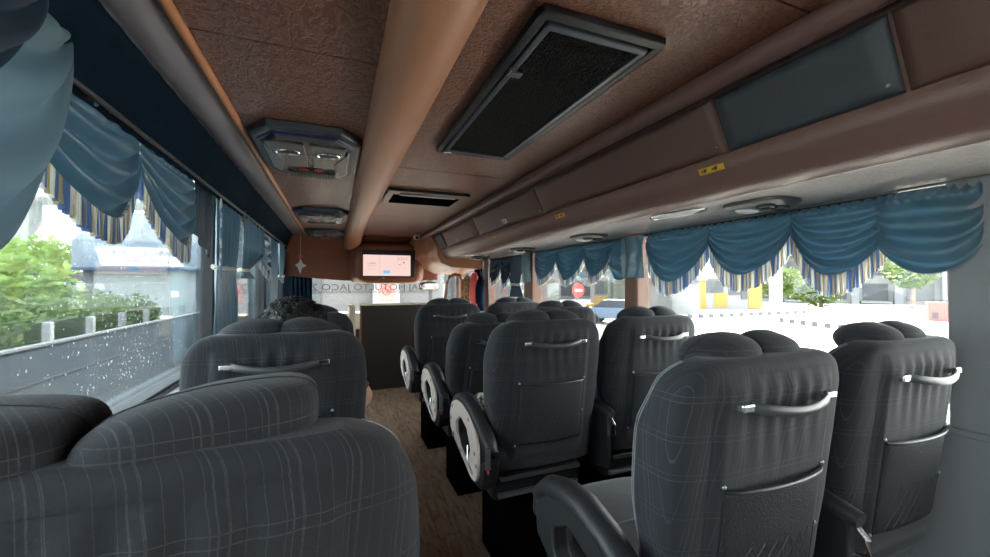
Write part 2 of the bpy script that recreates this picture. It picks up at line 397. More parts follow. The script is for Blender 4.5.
# ------------------------------------------------------------------ overhead luggage bins on the right
bn = thing('luggage_bin', 'long brown overhead luggage bin running above the right windows', 'luggage bin', (0, 0, 0))
body = [(1.12, 1.955), (1.14, 1.90), (1.215, 1.735), (1.76, 1.735), (1.76, 1.955)]
MB().prism(body, 'y', YB+0.01, 4.85).build('bin_body', M['bin'], bn, smooth=False)
MB().tube([(1.075, YB+0.01, 1.925), (1.075, 5.3, 1.925)], 0.034, 16).build('roll_trim', M['lip'], bn)
def lip_ring(y):
    pr = [(1.214, 1.738), (1.212, 1.715), (1.222, 1.690), (1.243, 1.660), (1.270, 1.636), (1.300, 1.622), (1.36, 1.622), (1.36, 1.738)]
    return [(x, y, z) for x, z in pr]
MB().loft([lip_ring(YB+0.01), lip_ring(4.85)]).build('lip', M['lip'], bn, angle=0.9)
MB().box(1.355, 1.77, YB+0.01, 4.85, 1.620, 1.738).build('underside', M['under'], bn, smooth=False)
MB().tube([(1.765, YB+0.01, 1.617), (1.765, 4.85, 1.617)], 0.007, 8).build('edge_rail', M['steel'], bn)
def bin_door(y0, y1, m_, lab=None):
    # a slightly domed flap lying on the sloping face of the bin
    def fn(u, v):
        y = y0+0.004+(y1-y0-0.008)*u
        bulge = 0.012*min(1, 12*u, 12*(1-u))*min(1, 10*v, 10*(1-v))
        x = 1.137+0.078*v - 0.003 - bulge*0.9; z = 1.902-0.162*v - bulge*0.4
        return (x, y, z)
    d = MB().grid(40, 20, fn).build('bin_door', m_, bn, solid=0.004)
    if lab: d['label'] = lab
    MB().ellipsoid((1.196, y0+0.03, 1.765), (0.006, 0.007, 0.007)).build('latch_pin', M['steel'], d)
for a, b, m_, l_ in [(YB+0.02, -0.6, 'bin', None), (-0.6, 0.49, 'bin', None), (0.49, 0.94, 'bindark', 'slate blue door panel'),
                     (0.94, 2.2, 'bin', None), (2.2, 3.4, 'bin', None), (3.4, 4.5, 'bin', None), (4.5, 4.84, 'bindark', 'dark end door panel')]:
    bin_door(a, b, M[m_], l_)
# tan moulded end housing where the bin meets the front bulkhead
def endh(y):
    k = sstep(4.85, 5.1, y); q = sstep(5.2, 5.75, y)
    return [(x, y, z) for x, z in [(1.10-0.1*q, 1.95), (1.10-0.12*q, 1.88), (1.17-0.05*k-0.1*q, 1.74), (1.17-0.06*k-0.1*q, 1.66), (1.22-0.04*q, 1.57-0.04*q), (1.34, 1.52-0.06*q), (1.76, 1.50-0.06*q), (1.76, 1.95)]]
eh = MB().loft([endh(4.852+0.9*i/14) for i in range(15)]).build('end_housing', M['tan'], bn, angle=1.0)
for z in (1.80, 1.70): MB().ellipsoid((1.40, 4.846, z), (0.02, 0.01, 0.012)).build('screw_cap', M['dark'], eh)

def sticker(name, y, z, w_, h_, m_, label, cat='sticker', marks=True, face=None):
    t = thing(name, label, cat, (0, 0, 0))
    # stuck on the sloping lip face or the door
    p0, p1 = face
    MB().add([(p0[0]-0.002, y, p0[1]), (p0[0]-0.002, y+w_, p0[1]), (p1[0]-0.002, y+w_, p1[1]), (p1[0]-0.002, y, p1[1])], [(0,1,2,3)]).build('sticker_sheet', m_, t, solid=0.001)
    if marks:
        for k in range(2):
            mb = MB(); yy = y+w_*(0.25+0.42*k); cx = (p0[0]+p1[0])/2-0.004; cz = (p0[1]+p1[1])/2
            mb.box(cx-0.0005, cx+0.0005, yy, yy+w_*0.12, cz-0.006, cz+0.006); mb.box(cx-0.0005, cx+0.0005, yy+w_*0.16, yy+w_*0.2, cz-0.004, cz+0.004)
            mb.build('printed_mark', M['ink'], t, smooth=False)
    return t
lf = ((1.213, 1.712), (1.221, 1.690))
sticker('row_sticker', 0.96, 0, 0.10, 0, M['yellow'], 'small yellow row sticker on the bin lip nearest the camera', face=lf)
sticker('row_sticker', 1.97, 0, 0.10, 0, M['yellow'], 'small yellow row sticker on the bin lip above the second right row', face=lf)
sticker('row_sticker', 3.0, 0, 0.10, 0, M['yellow'], 'smallest yellow row sticker on the bin lip, farthest forward', face=lf)
df = ((1.176, 1.79), (1.190, 1.758))
sticker('notice_sticker', 2.72, 0, 0.10, 0, M['white'], 'small white notice sticker on the brown bin door', face=df)
sticker('notice_sticker', 3.95, 0, 0.09, 0, M['white'], 'pair-like white notice sticker on the bin door near the front', face=df)

# reading light and air nozzle units under the bin
def service_unit(y, label, lamp=True):
    t = thing('service_unit', label, 'service unit', (1.54, y, 1.619), 0, 'light and air units under the luggage bin')
    def rr(hx, hy, z): return [(hx*sgn_pow(math.cos(2*PI*k/32), 0.6), hy*sgn_pow(math.sin(2*PI*k/32), 0.6), z) for k in range(32)]
    MB().loft([rr(0.10, 0.12, 0.0), rr(0.10, 0.12, -0.012), rr(0.085, 0.10, -0.022)]).build('base_plate', M['grey_plastic'], t)
    for sx in (-0.045, 0.035):
        MB().loft([[(sx+r*math.cos(2*PI*k/20), -0.05+r*math.sin(2*PI*k/20), z) for k in range(20)] for r, z in ((0.03, -0.02), (0.03, -0.032), (0.018, -0.034), (0.012, -0.026))]).build('air_nozzle', M['black'], t)
    if lamp: MB().ellipsoid((0.0, 0.055, -0.022), (0.06, 0.03, 0.012)).build('lamp_lens', M['ledge'], t)
    return t
service_unit(1.06, 'grey air nozzle unit under the bin beside the yellow sticker nearest the camera')
service_unit(2.2, 'grey air nozzle unit under the bin, second from the camera')
service_unit(3.2, 'grey air nozzle unit under the bin, third from the camera')
service_unit(4.3, 'grey air nozzle unit under the bin at its front end')
t = thing('reading_lamp', 'glossy oval reading lamp in the silver underside of the bin', 'lamp', (1.42, 1.36, 1.619))
MB().ellipsoid((0, 0, 0), (0.05, 0.13, 0.014)).build('lamp_lens', M['ledge'], t)
MB().tube([(0.058*math.cos(2*PI*k/32), 0.145*math.sin(2*PI*k/32), -0.002) for k in range(32)], 0.006, 8, closed=True).build('bezel', M['chrome'], t)

# ------------------------------------------------------------------ ceiling fittings
def console(y, L_, label):
    t = thing('ceiling_console', label, 'ceiling console', (-0.115, y, ZC), 0, 'speaker and lamp consoles above the left seats'); t.scale = (1.07, 1.0, 1.0)
    def octo(k, z, kl=1): hx, hy = 0.205*k, L_/2*kl; c = 0.075*k; return [(-hx+c,-hy,z),(hx-c,-hy,z),(hx,-hy+c*1.6,z),(hx,hy-c*1.4,z),(hx-c*0.6,hy,z),(-hx+c*0.6,hy,z),(-hx,hy-c*1.4,z),(-hx,-hy+c*1.6,z)]
    MB().loft([octo(1.04, 0.0, 1.02), octo(1.0, -0.028), octo(0.94, -0.036, 0.96)]).build('rim', M['console_rim'], t, smooth=False, bevel=0.006)
    MB().loft([octo(0.90, -0.034, 0.92), octo(0.87, -0.042, 0.90)]).build('accent_line', M['blueline'], t, smooth=False)
    MB().loft([octo(0.84, -0.040, 0.87), octo(0.78, -0.056, 0.82)]).build('body', M['console'], t, smooth=False, bevel=0.004)
    for sx in (-1, 1):
        o = MB().box(sx*0.078-0.070, sx*0.078+0.070, -L_*0.38, L_*0.10, -0.066, -0.054).build('speaker_cover', M['console'], t, smooth=False, bevel=0.008)
        MB().tube([(sx*0.078+0.045*math.cos(2*PI*k/24), -L_*0.22+0.032*math.sin(2*PI*k/24), -0.067) for k in range(24)], 0.005, 6, closed=True).build('lamp_ring', M['chrome'], o)
        MB().ellipsoid((sx*0.078, -L_*0.22, -0.066), (0.036, 0.024, 0.006)).build('lamp_lens', M['grey_plastic'], o)
        MB().prism([(sx*0.10, -0.02), (sx*0.155, -L_*0.30), (sx*0.155, L_*0.16), (sx*0.13, L_*0.24)], 'z', -0.070, -0.055).build('side_lens', M['steel'], t, smooth=False, bevel=0.003)
    MB().box(-0.105, 0.105, L_*0.22, L_*0.36, -0.072, -0.054).build('vent_strip', M['grey_plastic'], t, smooth=False, bevel=0.004)
    mb = MB()
    for k in range(14): mb.box(-0.092+0.0138*k, -0.086+0.0138*k, L_*0.24, L_*0.34, -0.075, -0.071)
    mb.build('vent_slot', M['dark'], t, smooth=False)
    for sx in (-1, 1): MB().ellipsoid((sx*0.032, L_*0.17, -0.066), (0.020, 0.010, 0.005)).build('call_button', M['red'], t)
    MB().ellipsoid((0, L_*0.17, -0.067), (0.012, 0.010, 0.006)).build('switch', M['black'], t)
console(2.12, 0.70, 'large octagonal graphite ceiling console nearest the camera, with red call buttons')
console(3.98, 0.62, 'octagonal ceiling console in the middle of the left ceiling')
console(5.35, 0.58, 'smallest octagonal ceiling console, just before the front bulkhead')

t = thing('ceiling_grille', 'long black framed air return grille in the ceiling right of the duct', 'air grille', (0.625, 1.33, ZC))
fr = MB()
for a, b, c, d in [(-0.182, 0.182, -0.53, -0.505), (-0.182, 0.182, 0.505, 0.53), (-0.182, -0.160, -0.505, 0.505), (0.160, 0.182, -0.505, 0.505)]: fr.box(a, b, c, d, -0.022, 0.0)
fr.build('outer_frame', M['black'], t, smooth=False, bevel=0.005)
fr = MB()
for a, b, c, d in [(-0.152, 0.152, -0.495, -0.475), (-0.152, 0.152, 0.475, 0.495), (-0.152, -0.136, -0.475, 0.475), (0.136, 0.152, -0.475, 0.475)]: fr.box(a, b, c, d, -0.026, 0.0)
fr.build('inner_frame', M['console_rim'], t, smooth=False, bevel=0.004)
gr = MB().box(-0.136, 0.136, -0.475, 0.475, -0.012, -0.006)
for k in range(95): gr.box(-0.136, 0.136, -0.474+0.01*k, -0.469+0.01*k, -0.018, -0.012)
for k in range(27): gr.box(-0.134+0.01*k, -0.131+0.01*k, -0.475, 0.475, -0.019, -0.012)
gr.build('mesh_panel', M['grille'], t, smooth=False)
for yy in (-0.30, 0.45): MB().box(-0.165, -0.125, yy, yy+0.03, -0.046, -0.028).build('latch', M['chrome'], t, smooth=False, bevel=0.004)

t = thing('ceiling_vent', 'small tan framed air vent slot in the ceiling in front of the black grille', 'air vent', (0.615, 2.98, ZC))
fr = MB()
for a, b, c, d in [(-0.28, 0.28, -0.24, -0.10), (-0.28, 0.28, 0.10, 0.24), (-0.28, -0.22, -0.10, 0.10), (0.22, 0.28, -0.10, 0.10)]: fr.box(a, b, c, d, -0.018, 0.0)
fr.build('frame', M['lip'], t, smooth=False, bevel=0.006)
MB().box(-0.285, 0.285, -0.25, -0.238, -0.02, 0.0).build('shadow_gap_strip', M['dark'], t, smooth=False)
MB().box(-0.24, 0.24, -0.13, 0.17, -0.020, 0.0).build('slot', M['shade_black'], t, smooth=False)  # solid slab, the dark inside the slot painted as black
MB().box(-0.20, 0.20, -0.175, -0.14, -0.028, -0.012).build('flap', M['steel'], t, smooth=False, bevel=0.005)

# ------------------------------------------------------------------ front bulkhead, monitor, camera
def bulk(u, v):
    x = XL+0.0+1.80*u + (0.30*u)
    zb = 1.34+0.075*((x-0.66)/1.2)**2
    z = 1.96+(zb-1.96)*v
    cove = 5.72+0.22*math.sin(min(1, v*2.2)*PI/2)
    hx = abs(x-0.70)/0.47; hz = abs(z-1.59)/0.27
    k = 1-sstep(0.86, 1.08, (hx**5+hz**5)**0.2)
    return (x, cove*(1-k)+5.63*k, z)
struct('wall_front', MB().grid(90, 46, bulk), M['bulk'], solid=0.03, angle=1.2)
tv = thing('monitor', 'wide flat screen set in the rust coloured bulkhead showing a pale page', 'monitor', (0.68, 5.585, 1.585))
MB().box(-0.35, 0.35, 0, 0.05, -0.185, 0.185).build('casing', M['dark'], tv, smooth=False, bevel=0.008)
MB().box(-0.335, 0.335, -0.002, 0.0, -0.17, 0.17).build('panel', M['black'], tv, smooth=False)
scr = MB().box(-0.335, 0.29, -0.005, -0.003, -0.168, 0.115).build('picture', mat('screen_picture', (0.1, 0.1, 0.1), 0.3, emit=(0.85, 0.60, 0.55), estr=0.30), tv, smooth=False)
mb = MB(); mb.box(-0.125, -0.121, -0.007, -0.005, -0.15, 0.11)
for z in (-0.01, -0.035, -0.08): mb.box(-0.28, -0.17, -0.007, -0.005, z, z+0.006)
mb.box(-0.25, -0.18, -0.007, -0.005, -0.005, 0.012)
for a, b, c, d in [(0.11, 0.27, 0.088, 0.091), (0.11, 0.27, -0.062, -0.059), (0.11, 0.113, -0.06, 0.09), (0.267, 0.27, -0.06, 0.09), (0.11, 0.27, 0.05, 0.053)]: mb.box(a, b, -0.007, -0.005, c, d)
mb.build('drawn_line', mat('screen_grey', (0.1, 0.1, 0.1), 0.4, emit=(0.35, 0.28, 0.28), estr=0.4), tv, smooth=False)
mb = MB()
for k in range(4): mb.box(0.125+0.036*k, 0.137+0.036*k, -0.008, -0.005, 0.06, 0.072)
for x, z in ((0.185, 0.01), (0.20, 0.005), (0.14, -0.02)): mb.box(x, x+0.012, -0.008, -0.005, z, z+0.014)
mb.build('icon', M['ink'], tv, smooth=False)
MB().box(-0.075, 0.01, -0.008, -0.005, -0.135, -0.095).build('blue_button', mat('screen_blue', (0.02, 0.1, 0.2), 0.4, emit=(0.08, 0.30, 0.50), estr=0.5), tv, smooth=False)
MB().box(-0.09, -0.05, -0.004, 0.01, -0.20, -0.192).build('maker_badge', M['white'], tv, smooth=False)
sc_ = thing('dome_camera', 'small white security camera at the ceiling edge beside the bin', 'camera', (0.99, 5.25, ZC))
MB().loft([[(r*math.cos(2*PI*k/20), r*math.sin(2*PI*k/20), z) for k in range(20)] for r, z in ((0.04, 0), (0.045, -0.03), (0.035, -0.055), (0.02, -0.06))]).build('housing', M['white'], sc_)
MB().ellipsoid((0.0, -0.03, -0.038), (0.022, 0.02, 0.022)).build('lens', M['black'], sc_)

# dark partition behind the driver and the stairwell side
pt = thing('driver_partition', 'tall dark brown partition behind the driver with a pale cap', 'partition', (1.0, 5.15, 0))
MB().box(-0.70, 0.77, 0, 0.04, 0, 1.04).build('panel', M['partition'], pt, smooth=False, bevel=0.004)
MB().box(-0.71, 0.77, -0.012, 0.06, 1.04, 1.062).build('cap', M['cream_trim'], pt, smooth=False, bevel=0.004)
MB().box(-0.715, -0.695, -0.008, 0.05, 0, 1.06).build('edge_strip', M['brownpost'], pt, smooth=False)
MB().box(-0.12, -0.10, -0.004, 0.0, 0.02, 1.03).build('joint', M['dark'], pt, smooth=False)
t = thing('stair_guard', 'cream guard panel left of the dark driver partition', 'guard panel', (0.22, 5.5, 0))
MB().box(-0.05, 0.03, 0, 0.5, 0, 1.02).build('panel', M['cream_trim'], t, smooth=False, bevel=0.01)
t = thing('dashboard', 'pale dashboard shelf under the windscreen', 'dashboard', (0.55, 6.75, 0))
MB().box(-1.2, 1.2, -0.15, 0.28, 0.6, 0.86).build('shelf', M['cream_trim'], t, smooth=False, bevel=0.03)
MB().box(-1.2, 1.2, -0.05, 0.28, 0.0, 0.6).build('front_panel', M['partition'], t, smooth=False)
t = thing('driving_mirror', 'interior driving mirror hanging at the windscreen beside the bulkhead', 'mirror', (1.48, 6.72, 1.27))
MB().ellipsoid((0, 0, 0), (0.17, 0.03, 0.075), 0.5).build('housing', M['black'], t)
MB().ellipsoid((0, -0.022, 0), (0.155, 0.012, 0.062), 0.5).build('mirror_glass', M['chrome'], t)
MB().tube([(0, 0.02, 0.06), (0, 0.05, 0.20), (0, 0.1, 0.36)], 0.012).build('stem', M['black'], t)

# ------------------------------------------------------------------ seats
def lean(z): return (1.07-z)*0.12
HW = [(0.46, 0.225), (0.60, 0.238), (0.70, 0.236), (0.85, 0.252), (0.98, 0.256), (1.155, 0.242)]
TH = [(0.46, 0.15), (0.55, 0.19), (0.70, 0.135), (0.90, 0.165), (1.0, 0.165), (1.10, 0.13), (1.155, 0.10)]
ZT = 1.155; RC = 0.085
def sec(z):
    hw = interp(HW, z); th = interp(TH, z)
    if z > ZT-RC:
        q = (z-(ZT-RC))/RC; k = math.sqrt(max(0, 1-q*q)); hw = hw-RC+RC*k
        th2 = th*(0.45+0.55*math.sqrt(max(0, 1-max(0, (z-(ZT-0.03))/0.03)**2))); return hw, th2, (th-th2)/2
    return hw, th, 0.0
NE = 4.2
def back_ring(z, n=56):
    hw, th, dy = sec(z); yc = lean(z)+dy+th/2
    return [(hw*sgn_pow(math.cos(2*PI*k/n), 2/NE), yc+th/2*sgn_pow(math.sin(2*PI*k/n), 2/NE), z) for k in range(n)]
def rear_y(x, z):
    hw, th, dy = sec(z); yc = lean(z)+dy+th/2
    return yc-th/2*(max(0, 1-abs(x/hw)**NE))**(1/NE)

def pillow_fn(cx, cz, side, sag, tip):
    """headrest wing: a puffed cushion, thick near the middle, drawn to a soft corner outwards"""
    def fn(p):
        dx = (p.x-cx)*side; q = (dx+0.09)/0.18
        k = 1-0.45*max(0, q-0.35)**1.4*tip
        p = Vector((p.x, 0.055+(p.y-0.055)*(1-0.3*max(0, q-0.4)), cz+(p.z-cz)*k))
        p.z += -sag*(q-0.5)*abs(q-0.5)*4*0.5 + 0.004*mnoise.noise(p*14)
        p.y += 0.008*mnoise.noise(p*9+Vector((3, 1, 2)))
        return p
    return fn

def make_seat(arm='aisle', wing='leaf'):
    root = bpy.data.objects.new('coach_seat', None); C.objects.link(root); root.empty_display_size = 0.1
    zs = [0.55+0.012*i for i in range(44)] + [1.08, 1.095, 1.11, 1.122, 1.132, 1.140, 1.146, 1.150, 1.153, 1.1545]
    sh = MB().loft([back_ring(z) for z in zs]).build('backrest', M['cloth'], root, angle=1.5)
    # twin stitched seams round each shoulder
    for s in (-1, 1):
        for off, rr in ((0.0, 0), (0.017, 1)):
            pts = []
            for z in [0.60+0.02*i for i in range(24)]+[1.09, 1.11, 1.125, 1.137, 1.145]:
                hw, th, dy = sec(z); x = hw*0.985-off*0.4; y = lean(z)+dy+th*(0.74+off*5)
                an_y = (y-(lean(z)+dy+th/2))/(th/2)
                xx = hw*(max(0, 1-abs(an_y)**NE))**(1/NE)
                pts.append((s*(xx+0.0008), y, z))
            MB().tube(pts, 0.0011, 5).build('seam_stitching', M['stitch'], sh)
    # rear cloth panel with gathered folds at its top
    def pan(u, v):
        x = -0.175+0.35*u; z = 0.585+(1.125-0.585)*v
        e = min(1, 14*u, 14*(1-u))*min(1, 14*v, 14*(1-v))
        fold = 0.003*math.sin(u*46+1.2*math.sin(v*9))*sstep(0.55, 0.95, v)*math.sin(u*PI)
        return (x, rear_y(x, z)-0.001-0.009*sstep(0, 1, e)-fold*e, z)
    pn = MB().grid(64, 48, pan).build('rear_panel', M['cloth'], root, angle=1.5)
    # net pocket
    def pk(u, v):
        x = -0.145+0.29*u; z = 0.655+0.245*v
        return (x, rear_y(x, z)-0.012-0.022*math.sin(u*PI)**0.6*(0.35+0.65*v), z)
    pc = MB().grid(28, 18, pk).build('net_pocket', M['net'], root, solid=0.003)
    MB().tube([pk(i/20, 1.0) for i in range(21)], 0.005, 8).build('elastic_hem', M['black'], pc)
    mb = MB()
    for k in range(9):
        mb.tube([pk(min(1, k/8+0.0), 0.02), pk(max(0, min(1, k/8-0.25 if k > 1 else 0)), 0.5)], 0.0016, 4)
        mb.tube([pk(max(0, k/8), 0.02), pk(min(1, k/8+0.25), 0.5)], 0.0016, 4)
    for v in (vert for vert in range(0)): pass
    mb.build('net_cord', M['blacksoft'], pc)
    for x, z in ((-0.15, 0.91), (0.15, 0.91), (0.15, 0.77), (-0.155, 0.655)):
        MB().ellipsoid((x, rear_y(x, z)-0.012, z), (0.005, 0.004, 0.005), nu=10, nv=6).build('snap_button', M['steel'], root)
    # grab handle
    y0 = rear_y(0.13, 1.068)-0.008
    for s in (-1, 1):
        MB().box(s*0.122-0.020, s*0.122+0.020, y0-0.020, y0+0.004, 1.060, 1.076).build('handle_bracket', M['chrome'], root, smooth=False, bevel=0.004)
    gp = []
    for i in range(17):
        a = i/16; x = -0.112+0.224*a; b = math.sin(a*PI)**0.6
        gp.append((x, y0-0.014-0.026*b, 1.068-0.012*math.sin(a*PI)))
    MB().tube(gp, 0.0062, 10, flat=1.7).build('grab_handle', M['grey_plastic'], root)
    # two headrest wings
    for s in (-1, 1):
        if wing == 'leaf': cx, cy, cz, rx, ry, rz, e, sag, tip, tilt = s*0.074, 0.082, 1.150, 0.098, 0.064, 0.048, 1.0, 0.012, 1.5 if s > 0 else 0.9, 0.12
        else: cx, cy, cz, rx, ry, rz, e, sag, tip, tilt = s*0.094-0.048, 0.072, 1.150, 0.098, 0.066, 0.046, 0.55, 0.0, 0.1, 0.16
        pf = pillow_fn(cx, cz, s, sag, tip)
        def f(p, cx=cx, cz=cz, s=s, tilt=tilt, cy=cy, pf=pf):
            p = pf(p); p.z += tilt*s*(p.x-cx) if s > 0 else 0.03*(cx-p.x); p.y += cy-0.055; return p
        p = MB().ellipsoid((cx, 0.055, cz), (rx, ry, rz), e, 44, 24, fn=f).build('headrest_wing', M['cloth'], root, angle=1.5)
        pts = [f(Vector((cx+rx*sgn_pow(math.cos(2*PI*k/44), e), 0.055-ry*0.05, cz+rz*sgn_pow(math.sin(2*PI*k/44), e)))) for k in range(44)]
        MB().tube(pts, 0.0015, 6, closed=True).build('piping', M['cloth_plain'], p)
    # cushion and base
    def cfn(p):
        p.z += 0.012*math.cos((p.x)*12)*0.3; return p
    MB().ellipsoid((0, 0.40, 0.53), (0.235, 0.265, 0.080), 0.32, 48, 20, fn=cfn).build('seat_cushion', M['suede'], root, angle=1.5)
    MB().tube([(-0.21, 0.40, 0.6115), (0, 0.40, 0.614), (0.21, 0.40, 0.6115)], 0.003, 5).build('cushion_seam', M['stitch'], root)
    MB().box(-0.21, 0.21, 0.14, 0.60, 0.40, 0.47).build('seat_frame', M['black'], root, smooth=False, bevel=0.01)
    MB().box(-0.13, 0.21, 0.22, 0.50, 0.0, 0.405).build('pedestal', M['shade_black'], root, smooth=False, bevel=0.008)  # shade under the seat put into the pedestal's black
    MB().box(-0.19, 0.19, 0.10, 0.13, 0.49, 0.51).build('cross_rail', M['steel'], root, smooth=False, bevel=0.003)
    MB().tube([(-0.19, 0.13, 0.42), (0.19, 0.13, 0.42)], 0.012, 8).build('foot_bar', M['steel'], root)
    # armrest
    outer = [(0.465, 0.61), (0.475, 0.70), (0.44, 0.77), (0.36, 0.808), (0.27, 0.815), (0.17, 0.79), (0.08, 0.735), (0.045, 0.66), (0.04, 0.53), (0.07, 0.475), (0.13, 0.47), (0.39, 0.565)]
    inner = [(0.36, 0.615), (0.365, 0.68), (0.29, 0.735), (0.19, 0.70), (0.14, 0.62), (0.16, 0.555), (0.23, 0.53), (0.31, 0.56)]
    c = (0.25, 0.645)
    tf = lambda p: (0.24+(p[0]-0.24)*0.93, 0.665+(p[1]-0.665)*0.78)
    outer = [tf(p) for p in outer]; inner = [tf(p) for p in inner]
    def sc(poly, k): return [(c[0]+(p[0]-c[0])*k, c[1]+(p[1]-c[1])*k) for p in poly]
    X0 = -0.305 if arm != 'black' else -0.335
    if arm == 'aisle' or arm == 'black':
        ar = MB().ring(sc(outer, 0.97), sc(inner, 1.02), c, X0+0.008, X0+0.055).build('armrest', M['blacksoft'], root, bevel=0.008, angle=0.5)
        path = [(0.475, 0.66), (0.465, 0.735), (0.41, 0.79), (0.33, 0.818), (0.25, 0.822), (0.16, 0.795), (0.07, 0.745), (0.0, 0.70), (-0.03, 0.66)]
        path = [tf(p) for p in path]
        sp_ = []
        for i in range(len(path)-1):
            for k in range(4):
                t_ = k/4; sp_.append((X0+0.032, path[i][0]+(path[i+1][0]-path[i][0])*t_, path[i][1]+(path[i+1][1]-path[i][1])*t_))
        sp_.append((X0+0.032, *path[-1]))
        MB().tube(sp_, [0.026+0.010*math.sin(PI*min(1, (i+2)/len(sp_))) for i in range(len(sp_))], 14, flat=0.8).build('arm_pad', M['blacksoft'], root, angle=1.5)
        MB().prism([(0.0, 0.64), (0.02, 0.55), (0.05, 0.50), (0.12, 0.49), (0.24, 0.51), (0.22, 0.55), (0.10, 0.57)], 'x', X0+0.01, X0+0.07).build('arm_skirt', M['black'], root, smooth=False, bevel=0.008)
        if arm == 'aisle':
            pl = MB().ring(sc(outer, 0.99), inner, c, X0-0.004, X0+0.010).build('side_panel', M['cream'], root, bevel=0.004, angle=0.5)
            for y, z in ((0.41, 0.73), (0.43, 0.67), (0.385, 0.61), (0.28, 0.57), (0.12, 0.545), (0.09, 0.63), (0.17, 0.74), (0.07, 0.59)):
                MB().ellipsoid((X0-0.004, y, z), (0.004, 0.009, 0.009), nu=12, nv=6).build('bolt', M['steel'], pl)
            MB().tube([(X0-0.002, 0.13, 0.545), (X0-0.010, 0.16, 0.58), (X0-0.002, 0.18, 0.63)], 0.005, 8).build('lever', M['chrome'], pl)
            MB().box(X0+0.0, X0+0.02, -0.03, -0.015, 0.61, 0.69).build('hinge_plate', M['steel'], root, smooth=False, bevel=0.003)
            MB().ellipsoid((X0+0.012, -0.022, 0.60), (0.004, 0.004, 0.008), nu=10, nv=6).build('release_button', M['red'], root)
    else:
        # slim middle armrest with a bright hinge
        MB().tube([(X0+0.03, 0.0, 0.74), (X0+0.03, 0.15, 0.77), (X0+0.03, 0.33, 0.76), (X0+0.03, 0.42, 0.72)], [0.02, 0.026, 0.026, 0.02], 12).build('arm_pad', M['blacksoft'], root, angle=1.5)
        MB().prism([(0.02, 0.74), (0.02, 0.50), (0.12, 0.48), (0.20, 0.56), (0.30, 0.74)], 'x', X0+0.018, X0+0.042).build('arm_skirt', M['black'], root, smooth=False, bevel=0.006)
        MB().tube([(X0+0.035, 0.02, 0.73), (X0+0.032, -0.012, 0.70), (X0+0.035, -0.012, 0.66), (X0+0.04, 0.03, 0.64)], 0.007, 8).build('hinge', M['chrome'], root)
    return root

aisle = make_seat('aisle'); blackarm = make_seat('black'); win = make_seat('mid'); nearleft = make_seat('mid', 'boxy')
used = set()
def recline(root, deg, drop=0.0):
    a = math.radians(deg); p = Vector((0, 0.12, 0.45)); R = Matrix.Rotation(a, 3, 'X')
    for o in kids(root):
        if o.name.split('.')[0] in ('backrest', 'rear_panel', 'net_pocket', 'snap_button', 'handle_bracket', 'grab_handle', 'headrest_wing'):
            o.rotation_euler = (a, 0, 0); o.location = p-R@p-Vector((0, 0, drop))
def place(proto, x, y, label, rz=0.0, group=None):
    o = proto if proto.name not in used else copy_tree(proto)
    used.add(proto.name)
    o.location = (x, y, 0); o.rotation_euler = (0, 0, rz)
    tag(o, label, 'seat', group or 'charcoal coach seats')
    return o
for o in kids(nearleft):
    if 'handle' in o.name: o.location = (0, 0, -0.06)
# right-hand pairs (aisle seat, window seat)
place(blackarm, 0.845, 0.545, 'nearest right aisle seat, charcoal plaid, with a bare black armrest ring')
place(win, 1.435, 0.565, 'nearest right window seat, at the right edge beside the grey window post')
place(aisle, 0.825, 1.42, 'right aisle seat of the second row, cream armrest panel largest in view')
place(win, 1.385, 1.42, 'right window seat of the second row, in front of the brown window post')
row3 = place(aisle, 0.835, 2.16, 'right aisle seat of the third row, half hidden behind the second row seat')
bpy.context.view_layer.update(); recline(row3, 12, 0.03)
place(win, 1.385, 2.22, 'right window seat of the third row, only its headrest wings showing over the second row')
place(aisle, 0.815, 2.92, 'farthest right aisle seat, before the dark driver partition')
place(win, 1.385, 2.95, 'farthest right window seat, beyond the third row beside the navy drape')
# left-hand single seats
place(nearleft, -0.160, 0.415, 'nearest left single seat, charcoal plaid top filling the lower left corner')
place(win, -0.155, 1.335, 'left single seat in the middle, with a passenger sitting in it')
place(win, -0.155, 2.24, 'farthest left single seat, seen past the passenger\'s black hair')

# a folded patterned scarf lying on the third row cushion
sf = thing('patterned_scarf', 'crumpled black and pale patterned scarf on the cushion of the second row right aisle seat', 'scarf', (0.72, 1.84, 0.608))
def scf(u, v):
    x = -0.10+0.22*u; y = -0.06+0.16*v
    e = (math.sin(u*PI)*math.sin(v*PI))**0.5
    return (x+0.01*math.sin(9*v), y+0.01*math.sin(8*u), e*(0.17+0.05*mnoise.noise(Vector((u*4, v*4, 0.3)))+0.02*math.sin(u*19+v*7)))
MB().grid(40, 30, scf).build('folded_cloth', mat('scarf_print', (0.02, 0.02, 0.022), 0.8, var=(42, (0.5, 0.5, 0.38), 0.12)), sf, angle=1.5)

# ------------------------------------------------------------------ curtains
def strands(mb_fn, n, L0, seed):
    rnd = random.Random(seed); mb = MB()
    for i in range(n):
        u = (i+0.5)/n; p, wdt = mb_fn(u), 0.5/n
        q = mb_fn(min(1, u+wdt)); r = mb_fn(max(0, u-wdt))
        w_ = (Vector(q)-Vector(r))*0.42; L_ = L0*(0.9+0.2*rnd.random()); mi = [0, 0, 1, 1, 2, 1, 0, 2][(i//2) % 8] if rnd.random() < 0.8 else rnd.randint(0, 2)
        p = Vector(p); a, b = p-w_, p+w_; dx = Vector((0.004, 0, 0)); sway = Vector((0.003*rnd.uniform(-1, 1), 0.004*rnd.uniform(-1, 1), -L_))
        top = [a-dx, b-dx, b+dx, a+dx]; bot = [t+sway for t in top]
        mb.add(top+bot, [(0,1,2,3),(7,6,5,4),(0,4,5,1),(1,5,6,2),(2,6,7,3),(3,7,4,0)], mi)
    return mb

